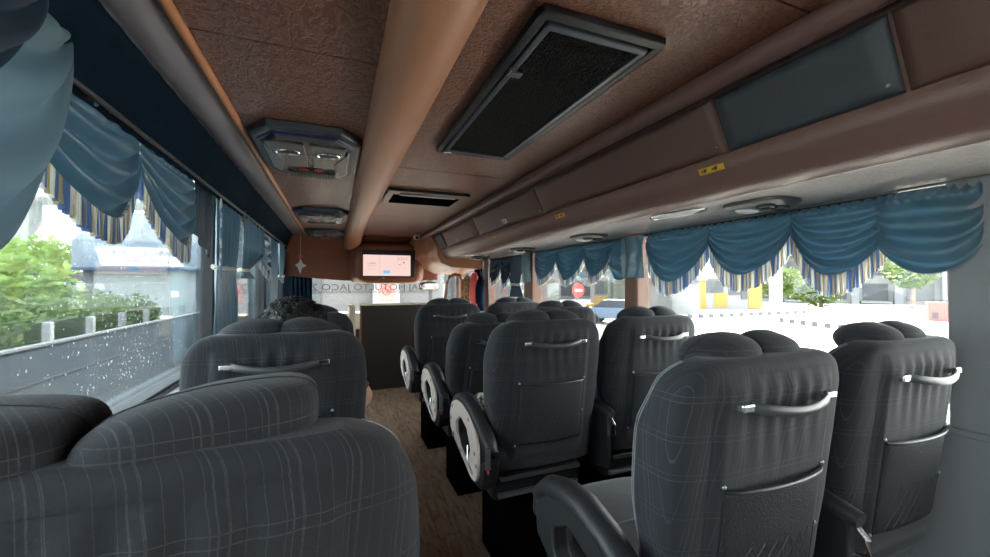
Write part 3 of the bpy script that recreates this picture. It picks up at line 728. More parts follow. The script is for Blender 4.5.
def swag(x, side, y0, y1, zt, zpk, zb, label, group, m_='curtain', fringe=0.06, depth=0.05, skew=0.0, parts=True, asym=1.0, folds=5):
    """a scalloped swag against a window wall; side=+1 room is towards +x"""
    t = thing('curtain_swag', label, 'curtain', (x, (y0+y1)/2, zt), 0, group)
    def bottom(u): 
        uu = u**asym
        return zpk-(zpk-zb)*math.sin(uu*PI)**0.75
    def fn(u, v, extra=0.0):
        s_ = math.sin((u**asym)*PI)**0.75
        zb_ = bottom(u); z = zt+(zb_-zt)*v
        ridge = math.sin(v*PI*2*folds*(0.75+0.25*v)-0.6*math.cos(u*PI*2))*0.5+0.5
        d = 0.6*depth*(0.25+0.75*s_)*(0.35+0.65*math.sin(min(1, v*1.05)*PI*0.62))+0.042*ridge*(0.25+0.75*s_)*sstep(0, 0.15, v)
        d += 0.006*mnoise.noise(Vector((u*5, v*5, y0*7)))
        gather = 0.008*math.sin(u*60)*(1-sstep(0, 0.25, v))
        return (side*(d+gather+extra), y0-(y0+y1)/2+(y1-y0)*u+skew*v*s_, z-zt)
    MB().grid(56, 44, fn).build('swag_cloth', M[m_], t, solid=0.003, angle=1.6)
    if fringe:
        L_ = abs(y1-y0)+1.2*(zpk-zb)
        strands(lambda u: Vector(fn(u, 1.0, 0.002)), min(150, max(24, int(L_/0.0055))), fringe, int(y0*100)).build('fringe', [M['fr_blue'], M['fr_cream'], M['fr_gold']], t, smooth=False)
    return t

def drape(x, side, y0, y1, zt, zb, label, group=None, m_='curtain', tie=None, pleats=7, amp=0.022, slant=0.0, name='curtain_drape', tie_m='fr_cream', tie_w=0.35, tie_y=0.5, shear=0.0):
    t = thing(name, label, 'curtain', (x, (y0+y1)/2, zt), 0, group)
    def fn(u, v):
        zb_ = zb+slant*(u-0.5); z = zt+(zb_-zt)*v; k = 1.0; yy = 0
        if tie is not None:
            vt = (zt-tie)/(zt-zb); k = tie_w+(1-tie_w)*min(1, (abs(v-vt)/0.33)**0.8)
        c = tie_y if tie is not None else 0.5
        y = (u-c)*(y1-y0)*k+(c-0.5)*(y1-y0)
        d = amp*(math.sin(u*PI*2*pleats+0.8*math.sin(v*4))*0.5+0.5)+0.012+0.004*mnoise.noise(Vector((u*6, v*6, y0)))
        return (side*d, y+shear*v, z-zt)
    MB().grid(84, 30, fn).build('drape_cloth', M[m_], t, solid=0.003, angle=1.6)
    if tie is not None:
        w_ = abs(y1-y0)*tie_w/2+0.012; cy = ((0.5-tie_y)*tie_w+tie_y-0.5)*(y1-y0)
        vt = (zt-tie)/(zt-zb)
        MB().tube([(side*(0.022+0.028*math.cos(2*PI*k/20)), cy+shear*vt+w_*math.sin(2*PI*k/20), tie-zt+0.004*math.sin(k)) for k in range(20)], 0.009, 8, closed=True, flat=1.3).build('tieback', M[tie_m], t)
    return t

GR = 'teal swags along the right windows'
xr = XR+0.005
for y0, y1, zb, lab in [
    (1.49, 1.93, 1.315, 'fringed teal swag right of the second brown post, first of the near window'),
    (1.09, 1.49, 1.345, 'fringed teal swag in the middle of the near right window'),
    (0.755, 1.09, 1.335, 'fringed teal swag next to the plain one at the grey right post')]:
    swag(xr, -1, y0, y1, 1.606, 1.515, zb, lab, GR, fringe=0.075)
for y0, y1, zb, lab in [
    (2.99, 3.40, 1.345, 'teal swag beside the third window post, above the no entry sign side'),
    (2.58, 2.99, 1.335, 'round teal swag in the middle of the second right window'),
    (2.26, 2.58, 1.355, 'teal swag left of the plain tail at the brown post')]:
    swag(xr, -1, y0, y1, 1.606, 1.53, zb, lab, GR, fringe=0.05, folds=6)
for y0, y1, zb, lab in [(4.22, 4.58, 1.33, 'dark swag of the front right window with looped folds'), (3.92, 4.22, 1.30, 'dark swag next to the short navy tail at the front right window')]:
    swag(xr, -1, y0, y1, 1.606, 1.52, zb, lab, GR, m_='navymid', fringe=0.05, folds=4)
swag(XR-0.02, -1, 0.55, 0.80, 1.606, 1.44, 1.335, 'plain teal swag without fringe at the grey right post', GR, fringe=0, depth=0.03, folds=3, asym=0.8)
drape(xr, -1, 0.05, 0.55, 1.60, 1.30, 'plain teal tail at the right edge behind the dark post', pleats=3, amp=0.02)
swag(xr, -1, 2.06, 2.30, 1.606, 1.44, 1.33, 'plain unfringed teal swag on the far side of the second brown post', GR, fringe=0, depth=0.03, folds=3, asym=0.7)
drape(XR-0.035, -1, 1.90, 2.10, 1.60, 1.34, 'plain teal tail draped over the second brown post', pleats=2)
drape(XR-0.035, -1, 3.40, 3.58, 1.60, 1.32, 'short pale teal tail over the third window post', pleats=3)
drape(xr-0.01, -1, 3.62, 3.98, 1.60, 1.17, 'navy tail tied low beside the third window post', m_='navymid', tie=1.30, tie_w=0.55, pleats=5)
drape(xr, -1, 4.60, 4.80, 1.60, 0.95, 'long slate blue drape at the front end of the right windows', m_='curtain', pleats=4)
drape(xr, -1, 4.82, 5.14, 1.60, 1.10, 'dark navy drape behind the hanging clothes', m_='navy', pleats=5)
# right pelmet, a straight pleated band under the bin
def pelmet(x, side, y0, y1, za, zb, m_, label, dx=0.0, n=120, amp=0.008):
    t = thing('curtain_pelmet', label, 'pelmet', (x, y0, za))
    MB().grid(n*3, 6, lambda u, v: (side*(amp*(math.sin(u*PI*2*n/2.0)*0.5+0.5)+dx*(1-v)+0.03*0), (y1-y0)*u, (zb-za)*v)).build('pleated_band', M[m_], t, solid=0.003, angle=1.6)
    return t

# left: sloping navy pelmet between the ceiling band and the rod
t = thing('curtain_pelmet', 'deep navy pleated pelmet above the left windows', 'pelmet', (-0.60, -1.8, 1.80))
MB().grid(700, 8, lambda u, v: ((1-v)*0.098-0.012*math.sin(v*PI)+0.002*math.sin(u*PI*2*95)*(0.3+0.7*v), 8.0*u, (1-v)*0.143+0.002*math.sin(u*430)-v*0.03)).build('pleated_band', M['navy'], t, solid=0.003, angle=1.6)
rod = thing('curtain_rod', 'long dark curtain rod above the left windows', 'curtain rod', (-0.582, 0, 1.787))
MB().tube([(0, -1.8, 0), (0, 6.2, 0)], 0.008, 10).build('rod', M['grey_plastic'], rod)
for y in (-0.55, 1.33, 2.60, 4.2): MB().box(-0.07, 0.0, y-0.012, y+0.012, -0.012, 0.012).build('bracket', M['dark'], rod, smooth=False)
GL = 'teal swags along the left windows'
xl = -0.640
swag(xl, 1, 1.12, 1.70, 1.825, 1.71, 1.485, 'large fringed teal swag in the middle of the wet left window', GL, fringe=0.07, depth=0.06, folds=4)
swag(xl, 1, 1.72, 2.26, 1.825, 1.69, 1.46, 'narrow looking fringed teal swag before the navy cloth on the left', GL, fringe=0.07, depth=0.06, folds=5)
swag(xl+0.055, 1, 0.42, 1.20, 1.88, 1.82, 1.33, 'biggest smooth teal swag, at the left edge of the view', GL, m_='lit_teal', fringe=0, depth=0.09, folds=3)
swag(xl+0.12, 1, 0.35, 0.99, 1.88, 1.83, 1.55, 'near navy swag hanging over the smooth teal one', GL, m_='navymid', fringe=0, depth=0.05, folds=3)
drape(xl, 1, 2.25, 2.54, 1.825, 1.49, 'plain navy tail between the left swags and the dark post', m_='navymid', pleats=2, slant=-0.1, amp=0.02)
drape(xl, 1, 2.62, 3.22, 1.825, 0.88, 'long teal drape with a cream tieback on the first left post', tie=1.395, tie_w=0.75, tie_y=0.0, pleats=6)
drape(xl+0.02, 1, 3.20, 4.10, 1.825, 1.345, 'teal curtain pulled back to the cream tieback beside the long left drape', tie=1.40, tie_w=0.16, tie_y=0.0, pleats=6)
tm = strands(lambda u: Vector((xl+0.055, 2.60, 1.775-0.40*u)), 60, 0.035, 5).build('curtain_trimming', [M['fr_cream'], M['fr_blue'], M['fr_gold']], None, smooth=False)
tag(tm, 'narrow string of cream and blue tassels beside the long left drape', 'tassel trim')
swag(xl, 1, 4.05, 4.60, 1.825, 1.56, 1.40, 'far fringed teal swag before the slim left post', GL, fringe=0.06, depth=0.05)
drape(xl, 1, 4.64, 5.15, 1.825, 0.88, 'pale teal drape on the slim left post', pleats=5)
drape(xl+0.02, 1, 5.15, 5.65, 1.825, 1.34, 'gathered teal tail tied beside the front left window', tie=1.40, tie_w=0.5, pleats=5, slant=-0.05)
drape(xl, 1, 5.68, 6.45, 1.825, 0.88, 'near black drape at the front end of the left windows', m_='navy', pleats=9)
# ornaments
wd = drape(-0.49, 1, 0.0, 0.34, 1.60, 0.90, 'black windscreen side drape left of the bulkhead', m_='navy', pleats=6)
wd.location = (-0.49, 6.70, 1.60); wd.rotation_euler = (0, 0, -PI/2)
t = thing('hanging_ornament', 'little white and pink hanging ornament by the front left drape', 'ornament', (-0.40, 5.5, 1.56))
MB().tube([(0, 0, 0.385), (0, 0, 0.0)], 0.002, 6).build('cord', M['white'], t)
MB().prism([(0.0, 0.06), (0.03, 0.0), (0.07, -0.03), (0.02, -0.05), (0.0, -0.13), (-0.03, -0.05), (-0.06, -0.02), (-0.02, 0.01)], 'y', -0.01, 0.01).build('paper_star', M['white'], t, smooth=False, bevel=0.003)
MB().ellipsoid((0.0, 0, 0.09), (0.03, 0.02, 0.022)).build('pink_bow', mat('pink_ribbon', (0.7, 0.08, 0.15), 0.5), t)

# ------------------------------------------------------------------ driver's corner: padded hoop, clothes
t = thing('driver_hoop', 'tan padded hoop framing the opening beside the driver', 'hoop', (1.50, 5.12, 0))
hp = [(-0.16, 0, 0.95), (-0.15, 0, 1.15), (-0.13, 0, 1.32), (-0.10, 0, 1.40), (-0.03, 0, 1.435), (0.04, 0, 1.42), (0.07, 0, 1.36), (0.075, 0, 1.2), (0.08, 0, 0.95)]
MB().tube(hp, 0.022, 12).build('padded_tube', M['tan'], t)
t = thing('hanging_jacket', 'dark red jacket hanging right of the plaid shirt near the driver', 'jacket', (1.62, 4.74, 1.45))
def garment(t, m_, w_, L_, collar):
    def rg(z, hx, hy): return [(hy*math.cos(2*PI*k/24)*(1+0.2*math.sin(k*2.0)), hx*math.sin(2*PI*k/24), z) for k in range(24)]
    MB().loft([rg(0, 0.02, 0.02), rg(-0.02, w_*0.6, 0.025), rg(-0.06, w_, 0.03), rg(-L_*0.5, w_*0.95, 0.034), rg(-L_, w_*1.05, 0.036)]).build('body', m_, t, angle=1.5)
    for s in (-1, 1): MB().tube([(0, s*w_*0.9, -0.05), (-0.015, s*(w_+0.01), -L_*0.4), (-0.02, s*w_*1.0, -L_*0.8)], [0.03, 0.028, 0.022], 10).build('sleeve', m_, t, angle=1.5)
    MB().tube([(0, 0, 0), (0, 0, 0.05), (0, 0.02, 0.07)], 0.003, 6).build('hook', M['steel'], t)
garment(t, M['red'], 0.07, 0.42, 0)
t = thing('hanging_shirt', 'tan and orange plaid shirt hanging near the driver', 'shirt', (1.60, 4.98, 1.42))
garment(t, mat('tan_plaid', (0.42, 0.24, 0.11), 0.8, var=(30, (0.10, 0.05, 0.03), 0.2)), 0.10, 0.40, 0)
t = thing('hanging_sweater', 'black sweater hanging against the navy drape', 'sweater', (1.64, 4.56, 1.40))
garment(t, M['navy'], 0.06, 0.42, 0)

# ------------------------------------------------------------------ passenger in the middle left seat
def person():
    t = thing('person', 'seated passenger with curly black hair and a maroon sleeve, elbow in the aisle', 'person', (-0.145, 1.70, -0.015))
    V = []; R = []; Ed = []
    def v(p, r, par=None):
        V.append(p); R.append(r)
        if par is not None: Ed.append((par, len(V)-1))
        return len(V)-1
    pel = v((0, 0.0, 0.64), 0.125); sp1 = v((0, -0.01, 0.74), 0.12, pel); sp2 = v((0, 0.0, 0.86), 0.13, sp1)
    ch = v((0, 0.0, 0.94), 0.115, sp2); nk = v((0, 0.0, 1.01), 0.055, ch); nk2 = v((0, 0.012, 1.045), 0.05, nk)
    h1 = v((0, 0.02, 1.09), 0.075, nk2); h2 = v((0, 0.01, 1.15), 0.088, h1); h3 = v((0, 0.005, 1.195), 0.062, h2)
    for s in (-1, 1):
        sh = v((s*0.155, -0.01, 0.955), 0.062, ch); el = v((s*0.225, 0.0, 0.80), 0.04, sh) if s > 0 else v((s*0.20, 0.08, 0.76), 0.04, sh)
        V[el] = (0.262, -0.06, 0.875) if s > 0 else V[el]
        fm = v((s*0.205, 0.13, 0.80 if s > 0 else 0.74), 0.036, el); wr = v((s*0.14, 0.27, 0.745), 0.026, fm)
        pa = v((s*0.12, 0.33, 0.738), 0.030, wr)
        for k, (dx, L_) in enumerate(((-0.028, 0.062), (-0.010, 0.072), (0.010, 0.068), (0.027, 0.054))):
            a = v((s*0.12+dx, 0.365, 0.740), 0.0095, pa); b = v((s*0.12+dx*1.15, 0.365+L_*0.5, 0.733), 0.009, a); v((s*0.12+dx*1.2, 0.365+L_*0.85, 0.714), 0.008, b)
        a = v((s*0.12-s*0.035, 0.325, 0.738), 0.010, pa); v((s*0.12-s*0.058, 0.352, 0.726), 0.009, a)
        hp_ = v((s*0.10, 0.03, 0.645), 0.085, pel); kn = v((s*0.12, 0.42, 0.62), 0.062, hp_); 
        cf = v((s*0.12, 0.44, 0.40), 0.052, kn); an = v((s*0.12, 0.42, 0.10), 0.036, cf); ft = v((s*0.125, 0.47, 0.05), 0.036, an); v((s*0.13, 0.58, 0.035), 0.028, ft)
    me = bpy.data.meshes.new('body_cage'); me.from_pydata(V, Ed, []); o = bpy.data.objects.new('body_cage', me); C.objects.link(o)
    md = o.modifiers.new('skin', 'SKIN'); md.use_smooth_shade = True
    for i, r in enumerate(R): me.skin_vertices[0].data[i].radius = (r, r*(0.78 if i in (pel, sp1, sp2, ch) else 1.0))
    me.skin_vertices[0].data[0].use_root = True
    sb = o.modifiers.new('sub', 'SUBSURF'); sb.levels = 2; sb.render_levels = 2
    dg = bpy.context.evaluated_depsgraph_get(); m2 = bpy.data.meshes.new_from_object(o.evaluated_get(dg)); bpy.data.objects.remove(o)
    m2.materials.clear(); m2.materials.append(M['skin'])
    for p in m2.polygons: p.use_smooth = True
    b = bpy.data.objects.new('body', m2); C.objects.link(b); b.parent = t
    def garment_from(sel, off, nm, m_):
        bm = bmesh.new(); bm.from_mesh(m2); bm.normal_update()
        bmesh.ops.delete(bm, geom=[f for f in bm.faces if not sel(f.calc_center_median())], context='FACES')
        for vv in bm.verts: vv.co += vv.normal*off
        q = bpy.data.meshes.new(nm); bm.to_mesh(q); bm.free(); q.materials.clear(); q.materials.append(m_)
        g = bpy.data.objects.new(nm, q); C.objects.link(g); g.parent = t
        s_ = g.modifiers.new('solid', 'SOLIDIFY'); s_.thickness = 0.004; return g
    garment_from(lambda c: 0.66 < c.z < 1.0 and ((abs(c.x) < 0.17 and c.y < 0.19 and not (c.z < 0.76 and c.y > 0.14)) or (abs(c.x) >= 0.165 and c.z > 0.915 and c.y < 0.14)), 0.009, 'shirt', M['shirt'])
    garment_from(lambda c: (c.z < 0.75 and abs(c.x) < 0.185 and c.y < 0.24) or 0.13 < c.z < 0.705, 0.009, 'trousers', M['trousers'])
    garment_from(lambda c: c.z < 0.085, 0.006, 'shoes', M['black'])
    # hair: curly cap over the back and top of the head
    def hf(p):
        d = (p-Vector((0, 0, 1.15))); n_ = d.normalized(); q = p+n_*0.016*mnoise.noise(p*55)+n_*0.01*mnoise.noise(p*120)
        return q
    MB().ellipsoid((0, -0.008, 1.163), (0.112, 0.116, 0.092), 1.0, 72, 44, fn=lambda p: hf(p) if p.y < 0.06 or p.z > 1.2 else hf(Vector((p.x*0.85, 0.06+(p.y-0.06)*0.2, p.z)))).build('hair', M['hair'], t, angle=3)
    rnd = random.Random(3); mb = MB()
    for i in range(260):
        a = rnd.uniform(0, 2*PI); e = rnd.uniform(0.0, PI/2); d = Vector((math.cos(e)*math.cos(a), math.cos(e)*math.sin(a), math.sin(e)))
        if d.y > 0.6 and d.z < 0.6: continue
        c_ = Vector((0, -0.008, 1.163))+Vector((d.x*0.115, d.y*0.12, d.z*0.095)); u_ = d.orthogonal().normalized(); w_ = d.cross(u_)
        rr = rnd.uniform(0.006, 0.011)
        mb.tube([c_+u_*rr*math.cos(k*1.1)+w_*rr*math.sin(k*1.1)+d*0.0022*k for k in range(7)], 0.0016, 4)
    mb.build('curls', M['hair'], t, angle=3)
    for s in (-1, 1):
        MB().ellipsoid((s*0.034, 0.098, 1.125), (0.013, 0.008, 0.009), nu=12, nv=8).build('eye', M['white'], t)
        MB().ellipsoid((s*0.100, 0.01, 1.12), (0.012, 0.02, 0.03), nu=12, nv=8).build('ear', M['skin'], t)
    MB().ellipsoid((0, 0.108, 1.105), (0.014, 0.018, 0.024), nu=12, nv=8).build('nose', M['skin'], t)
    MB().ellipsoid((0, 0.094, 1.068), (0.026, 0.008, 0.007), nu=12, nv=8).build('mouth', mat('lips', (0.4, 0.12, 0.1), 0.5), t)
person()

# ------------------------------------------------------------------ rain on the left window
rnd = random.Random(11); mb = MB()
for i in range(900):
    y = rnd.uniform(0.0, 2.78); z = rnd.uniform(0.88, 1.75)
    if rnd.random() < 0.45: y = 1.95+0.22*rnd.gauss(0, 1); z = rnd.uniform(0.95, 1.7)
    if not (0 < y < 2.78): continue
    r = rnd.uniform(0.0010, 0.0032)
    mb.ellipsoid((XL-0.0545, y, z), (r*0.6, r, r*rnd.uniform(1.0, 1.8)), nu=6, nv=4)
rn = mb.build('raindrops', mat('water_drop', (0.9, 0.93, 0.95), 0.05, spec=1.0, transl=0.5), None)
tag(rn, 'rain droplets scattered over the outside of the big left window', 'raindrops', kind='stuff')

# ------------------------------------------------------------------ outside
G = -1.1
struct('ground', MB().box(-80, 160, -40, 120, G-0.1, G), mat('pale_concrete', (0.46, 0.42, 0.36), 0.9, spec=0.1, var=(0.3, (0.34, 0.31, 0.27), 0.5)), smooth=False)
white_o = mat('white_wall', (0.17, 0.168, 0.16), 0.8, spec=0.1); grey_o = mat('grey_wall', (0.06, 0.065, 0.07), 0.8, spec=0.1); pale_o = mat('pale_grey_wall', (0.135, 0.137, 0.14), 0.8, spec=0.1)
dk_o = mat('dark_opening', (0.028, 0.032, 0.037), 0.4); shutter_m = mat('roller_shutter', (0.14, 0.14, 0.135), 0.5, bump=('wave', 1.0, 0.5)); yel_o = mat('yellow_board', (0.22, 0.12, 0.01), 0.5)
leafA = mat('green_leaves', (0.06, 0.10, 0.022), 0.6, transl=0.35, spec=0.1, var=(1.2, (0.105, 0.13, 0.03), 0.4)); leafB = mat('hedge_leaves', (0.06, 0.10, 0.035), 0.6, transl=0.2, spec=0.1, var=(2, (0.15, 0.19, 0.07), 0.4))  # deeper green leaf tones, mottled at random
leafL = mat('pale_green_leaves', (0.17, 0.26, 0.075), 0.6, transl=0.35, spec=0.1, var=(1.2, (0.27, 0.33, 0.10), 0.4))  # paler, yellower copy of the tree leaves for the left side
bark = mat('bark', (0.16, 0.12, 0.09), 0.8)

# left: long grey barrier wall
bw = thing('barrier_wall', 'long slate grey road barrier with a white top line outside the left window', 'barrier', (-3.0, 0, G))
MB().box(-0.15, 0, -6, 40, 0, 1.72).build('panel', mat('slate_panel', (0.028, 0.037, 0.05), 0.5, var=(0.8, (0.042, 0.05, 0.06), 0.5)), bw, smooth=False)
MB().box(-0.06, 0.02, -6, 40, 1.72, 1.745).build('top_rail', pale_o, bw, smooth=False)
MB().box(0.0, 0.012, -6, 40, 1.33, 1.345).build('joint_line', grey_o, bw, smooth=False)

def leaves(mb, cx, cy, cz, rx, ry, rz, n, size, rnd):
    for i in range(n):
        a = rnd.uniform(0, 2*PI); c_ = rnd.uniform(-1, 1); s_ = math.sqrt(1-c_*c_); k = rnd.uniform(0.55, 1.0)
        p = Vector((cx+rx*k*s_*math.cos(a), cy+ry*k*s_*math.sin(a), cz+rz*k*c_))
        u = Vector((rnd.uniform(-1, 1), rnd.uniform(-1, 1), rnd.uniform(-0.6, 0.6))).normalized(); w_ = u.orthogonal().normalized()
        L_ = size*rnd.uniform(0.6, 1.3)
        mb.add([p-u*L_, p+w_*L_*0.45, p+u*L_, p-w_*L_*0.45], [(0, 1, 2, 3)])
def tree(x, y, h, r, label, n=1800, size=0.22, m_=None, group=None, name='tree', blobs=5):
    t = thing(name, label, 'tree', (x, y, G), 0, group); rnd = random.Random(int(x*13+y*7)); mb = MB()
    for b in range(blobs):
        a = rnd.uniform(0, 2*PI); d = r*0.55*rnd.random()
        leaves(mb, d*math.cos(a), d*math.sin(a), h-r*0.8+rnd.uniform(-0.35, 0.35)*r, r*0.6, r*0.6, r*0.45, n//blobs, size, rnd)
    mb.build('crown', m_ or leafA, t, smooth=False, clean=False)
    tk = MB().tube([(0, 0, 0), (0.05*r, 0, h*0.4), (0, 0.05*r, h-r*0.6)], [0.06*r+0.05, 0.05*r+0.04, 0.03*r+0.02], 8)
    for k in range(4): tk.tube([(0, 0, h*0.45), (r*0.4*math.cos(k*1.6), r*0.4*math.sin(k*1.6), h-r*0.6)], [0.04*r, 0.02*r], 6)
    tk.build('trunk', bark, t)
    return t
hd = thing('hedge', 'clipped green hedge behind the slate barrier on the left', 'hedge', (-6.2, 0, G)); rnd = random.Random(5); mb = MB()
for k in range(14): leaves(mb, rnd.uniform(-0.4, 0.4), 5+k*0.9, 1.5+rnd.uniform(-0.15, 0.15), 0.9, 0.9, 0.75, 330, 0.10, rnd)
mb.build('foliage', leafB, hd, smooth=False, clean=False)
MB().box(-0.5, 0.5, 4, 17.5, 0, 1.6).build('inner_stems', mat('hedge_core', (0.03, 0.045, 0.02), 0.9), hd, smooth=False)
lightp = mat('light_post', (0.3, 0.3, 0.29), 0.8, spec=0.1)
fnc = thing('roadside_fence', 'white concrete posts in front of the left hedge', 'fence', (-4.6, 0, G))
for k in range(8): MB().box(-0.06, 0.06, 8+k*1.3-0.06, 8+k*1.3+0.06, 0, 1.75).build('post', lightp, fnc, smooth=False, bevel=0.02)
MB().box(-0.02, 0.02, 8, 17.2, 1.1, 1.15).build('rail', pale_o, fnc, smooth=False)
tree(-9.9, 16.3, 4.0, 2.6, 'leafy green tree seen through the wet glass, left of the sign kiosk', 3000, 0.2, leafL)
tree(-13.4, 26.0, 5.0, 2.7, 'yellow green tree touching the sign kiosk on the left', 2400, 0.2, leafL)
tree(-8.2, 11.0, 3.4, 1.9, 'near leafy tree at the left edge of the wet window', 2400, 0.16, leafL)
# low shed between trees
sh = thing('roadside_shed', 'low shed with a grey roof and tan posts beyond the left hedge', 'shed', (-12.6, 22.5, G))
MB().box(-2.6, 2.2, -1, 1, 2.55, 2.9).build('roof', grey_o, sh, smooth=False)
MB().box(-2.4, 2.0, 0.5, 0.9, 0, 2.5).build('back_wall', dk_o, sh, smooth=False)
for k in range(4): MB().box(-2.2+1.3*k, -2.0+1.3*k, -0.95, -0.8, 0, 2.5).build('post', mat('tan_post', (0.2, 0.13, 0.07), 0.7), sh, smooth=False)
MB().box(-1.9, -0.6, -1.1, -1.02, 1.5, 2.5).build('blue_board', mat('pale_blue_board', (0.16, 0.22, 0.28), 0.6), sh, smooth=False)
# flyover deck behind
lightf = mat('flyover_concrete', (0.42, 0.43, 0.43), 0.8, spec=0.1)
fl = thing('flyover', 'pale flyover deck crossing above the trees on the left', 'flyover', (-20, 42, G))
MB().box(-40, 16, -1.5, 3, 9.0, 10.4).build('deck', lightf, fl, smooth=False)
for k in range(4): MB().box(-30+13*k, -28+13*k, 0, 1.6, 0, 9.0).build('pier', lightf, fl, smooth=False)
# sign kiosk
lightw = mat('light_wall', (0.42, 0.44, 0.44), 0.8, spec=0.1)
kb = thing('sign_kiosk', 'pale blue grey kiosk with a white lettered board seen through the wet glass', 'kiosk', (-7.0, 20.0, G))
MB().box(-1.9, 1.95, 0, 2.5, 0, 3.0).build('wall', lightw, kb, smooth=False)
MB().box(-2.2, 2.2, -0.3, 2.8, 2.95, 3.05).build('ledge', mat('blue_edge', (0.05, 0.09, 0.17), 0.7), kb, smooth=False)
MB().box(-2.15, 2.15, -0.25, 2.8, 3.05, 4.1).build('fascia', mat('blue_grey_fascia', (0.27, 0.31, 0.36), 0.8, spec=0.1), kb, smooth=False)
MB().prism([(-2.15, 4.1), (2.15, 4.1), (1.2, 5.2), (-1.2, 5.2)], 'y', -0.2, 2.8).build('roof', lightw, kb, smooth=False)
bd = MB().prism([(-1.25, 3.12), (1.3, 3.12), (1.45, 3.85), (-1.45, 3.85)], 'y', -0.34, -0.27).build('board', M['white'], kb, smooth=False)
greyink = mat('grey_ink', (0.2, 0.21, 0.24), 0.7)
text_mesh('lettering', 'UK A POLIS DIRAJA', 0.30, greyink, bd, (0, -0.36, 3.62), (PI/2, 0, 0), width=2.2)
text_mesh('lettering', 'TRAFIK POLIS', 0.24, greyink, bd, (0.1, -0.36, 3.30), (PI/2, 0, 0), width=1.5)
MB().box(-1.92, -1.62, -0.05, 0, 0, 3.0).build('corner_post', mat('blue_grey_post', (0.1, 0.12, 0.15), 0.7), kb, smooth=False)
MB().box(1.65, 1.95, -0.05, 0, 0, 3.0).build('corner_post', mat('blue_grey_post', (0.1, 0.12, 0.15), 0.7), kb, smooth=False)
MB().box(0.85, 1.05, -0.04, 0, 1.9, 2.1).build('wall_lamp', mat('lit_lamp', (1, 0.9, 0.7), 0.5, emit=(1, 0.85, 0.6), estr=2), kb, smooth=False)
# buildings ahead-left
def windows_block(t, x0, x1, z0, z1, nx, nz, y, m_, dz=0.6):
    for j in range(nz):
        for i in range(nx):
            cx = x0+(i+0.5)*(x1-x0)/nx; cz = z0+(j+0.5)*(z1-z0)/nz; hw = 0.32*(x1-x0)/nx; hh = 0.3*(z1-z0)/nz
            MB().box(cx-hw, cx+hw, y-0.05, y+0.05, cz-hh, cz+hh).build('window', m_, t, smooth=False)
t = thing('office_block', 'pale blue office block with rows of windows seen past the left drapes', 'building', (-9, 52, G))
MB().box(-7, 7, 0, 8, 0, 9).build('wall', mat('pale_blue_wall', (0.12, 0.16, 0.19), 0.8, spec=0.1), t, smooth=False)
windows_block(t, -7, 7, 1, 8.5, 6, 3, 0, mat('blue_panes', (0.10, 0.15, 0.2), 0.3))
# ahead: shaded depot front seen through the windscreen
dp = thing('depot_front', 'grey depot front with wide panels straight ahead through the windscreen', 'building', (1.5, 17, G))
MB().box(-5, 9, 0.4, 6, 0, 5).build('wall', mat('depot_wall', (0.13, 0.125, 0.122), 0.9, spec=0.1), dp, smooth=False)
MB().box(-5, 9, -3.0, 6, 5, 5.3).build('canopy', mat('depot_canopy', (0.2, 0.2, 0.2), 0.7), dp, smooth=False)
for x in (-4.0, -2.6, 0.9, 2.4, 3.4): MB().box(x-0.06, x+0.06, 0.33, 0.4, 0, 5).build('panel_joint', mat('joint_grey', (0.025, 0.025, 0.028), 0.7), dp, smooth=False)
MB().box(-0.1, 0.95, -0.5, 0.0, 0, 5).build('column', mat('pale_column', (0.24, 0.23, 0.22), 0.8, spec=0.1), dp, smooth=False, bevel=0.03)
MB().box(-5, -2.0, 0.3, 0.4, 1.6, 5.0).build('dark_bay', dk_o, dp, smooth=False)
sg = thing('no_turn_sign', 'square red prohibition sign on the pale column ahead', 'sign', (1.92, 16.46, 1.0))
MB().box(-0.30, 0.30, 0, 0.03, -0.36, 0.36).build('plate', mat('salmon_plate', (0.30, 0.14, 0.12), 0.6), sg, smooth=False)
MB().tube([(0.17*math.cos(2*PI*k/28), -0.01, 0.06+0.17*math.sin(2*PI*k/28)) for k in range(28)], 0.024, 6, closed=True).build('red_ring', M['red'], sg)
MB().tube([(-0.12, -0.012, 0.18), (0.12, -0.012, -0.06)], 0.02, 6).build('slash', M['red'], sg)
MB().tube([(0.08, -0.006, 0.0), (0.08, -0.006, 0.1), (-0.06, -0.006, 0.1)], 0.018, 6).build('arrow', M['ink'], sg)
# mirrored lettering strip on the windscreen
bt = thing('windscreen_lettering', 'two rows of dark mirrored lettering along the top of the windscreen', 'lettering', (0.58, YF, 1.235))
text_mesh('lettering', 'CAJ HOTULTO JACO 2', 0.15, M['ink'], bt, (0, 0, 0.015), (PI/2, 0, 0), mirror=True, width=1.85, bend=True)
text_mesh('lettering', 'AVWVAVWAVVAWVAVAWVAVWA', 0.07, M['ink'], bt, (0, 0, -0.065), (PI/2, 0, 0), mirror=True, width=1.85, bend=True)

# right: kiosks, booth, road furniture
t = thing('shuttered_kiosk', 'long white kiosk with two grey roller shutters across the road', 'kiosk', (24.1, 24.1, G), -math.atan2(1.9, 4.6))
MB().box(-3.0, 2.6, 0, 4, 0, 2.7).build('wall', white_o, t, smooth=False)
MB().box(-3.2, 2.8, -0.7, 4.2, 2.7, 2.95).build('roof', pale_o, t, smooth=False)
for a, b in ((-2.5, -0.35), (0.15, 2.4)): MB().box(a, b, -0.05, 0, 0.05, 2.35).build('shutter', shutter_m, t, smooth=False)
t = thing('toll_booth', 'yellow and white guard booth right of the shuttered kiosk', 'booth', (35.3, 27.3, G), -0.38)
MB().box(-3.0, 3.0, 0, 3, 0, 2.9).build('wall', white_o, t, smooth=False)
MB().prism([(-3.2, 2.9), (3.2, 2.9), (3.0, 3.7), (-2.8, 3.3)], 'y', -0.3, 3.2).build('roof', pale_o, t, smooth=False)
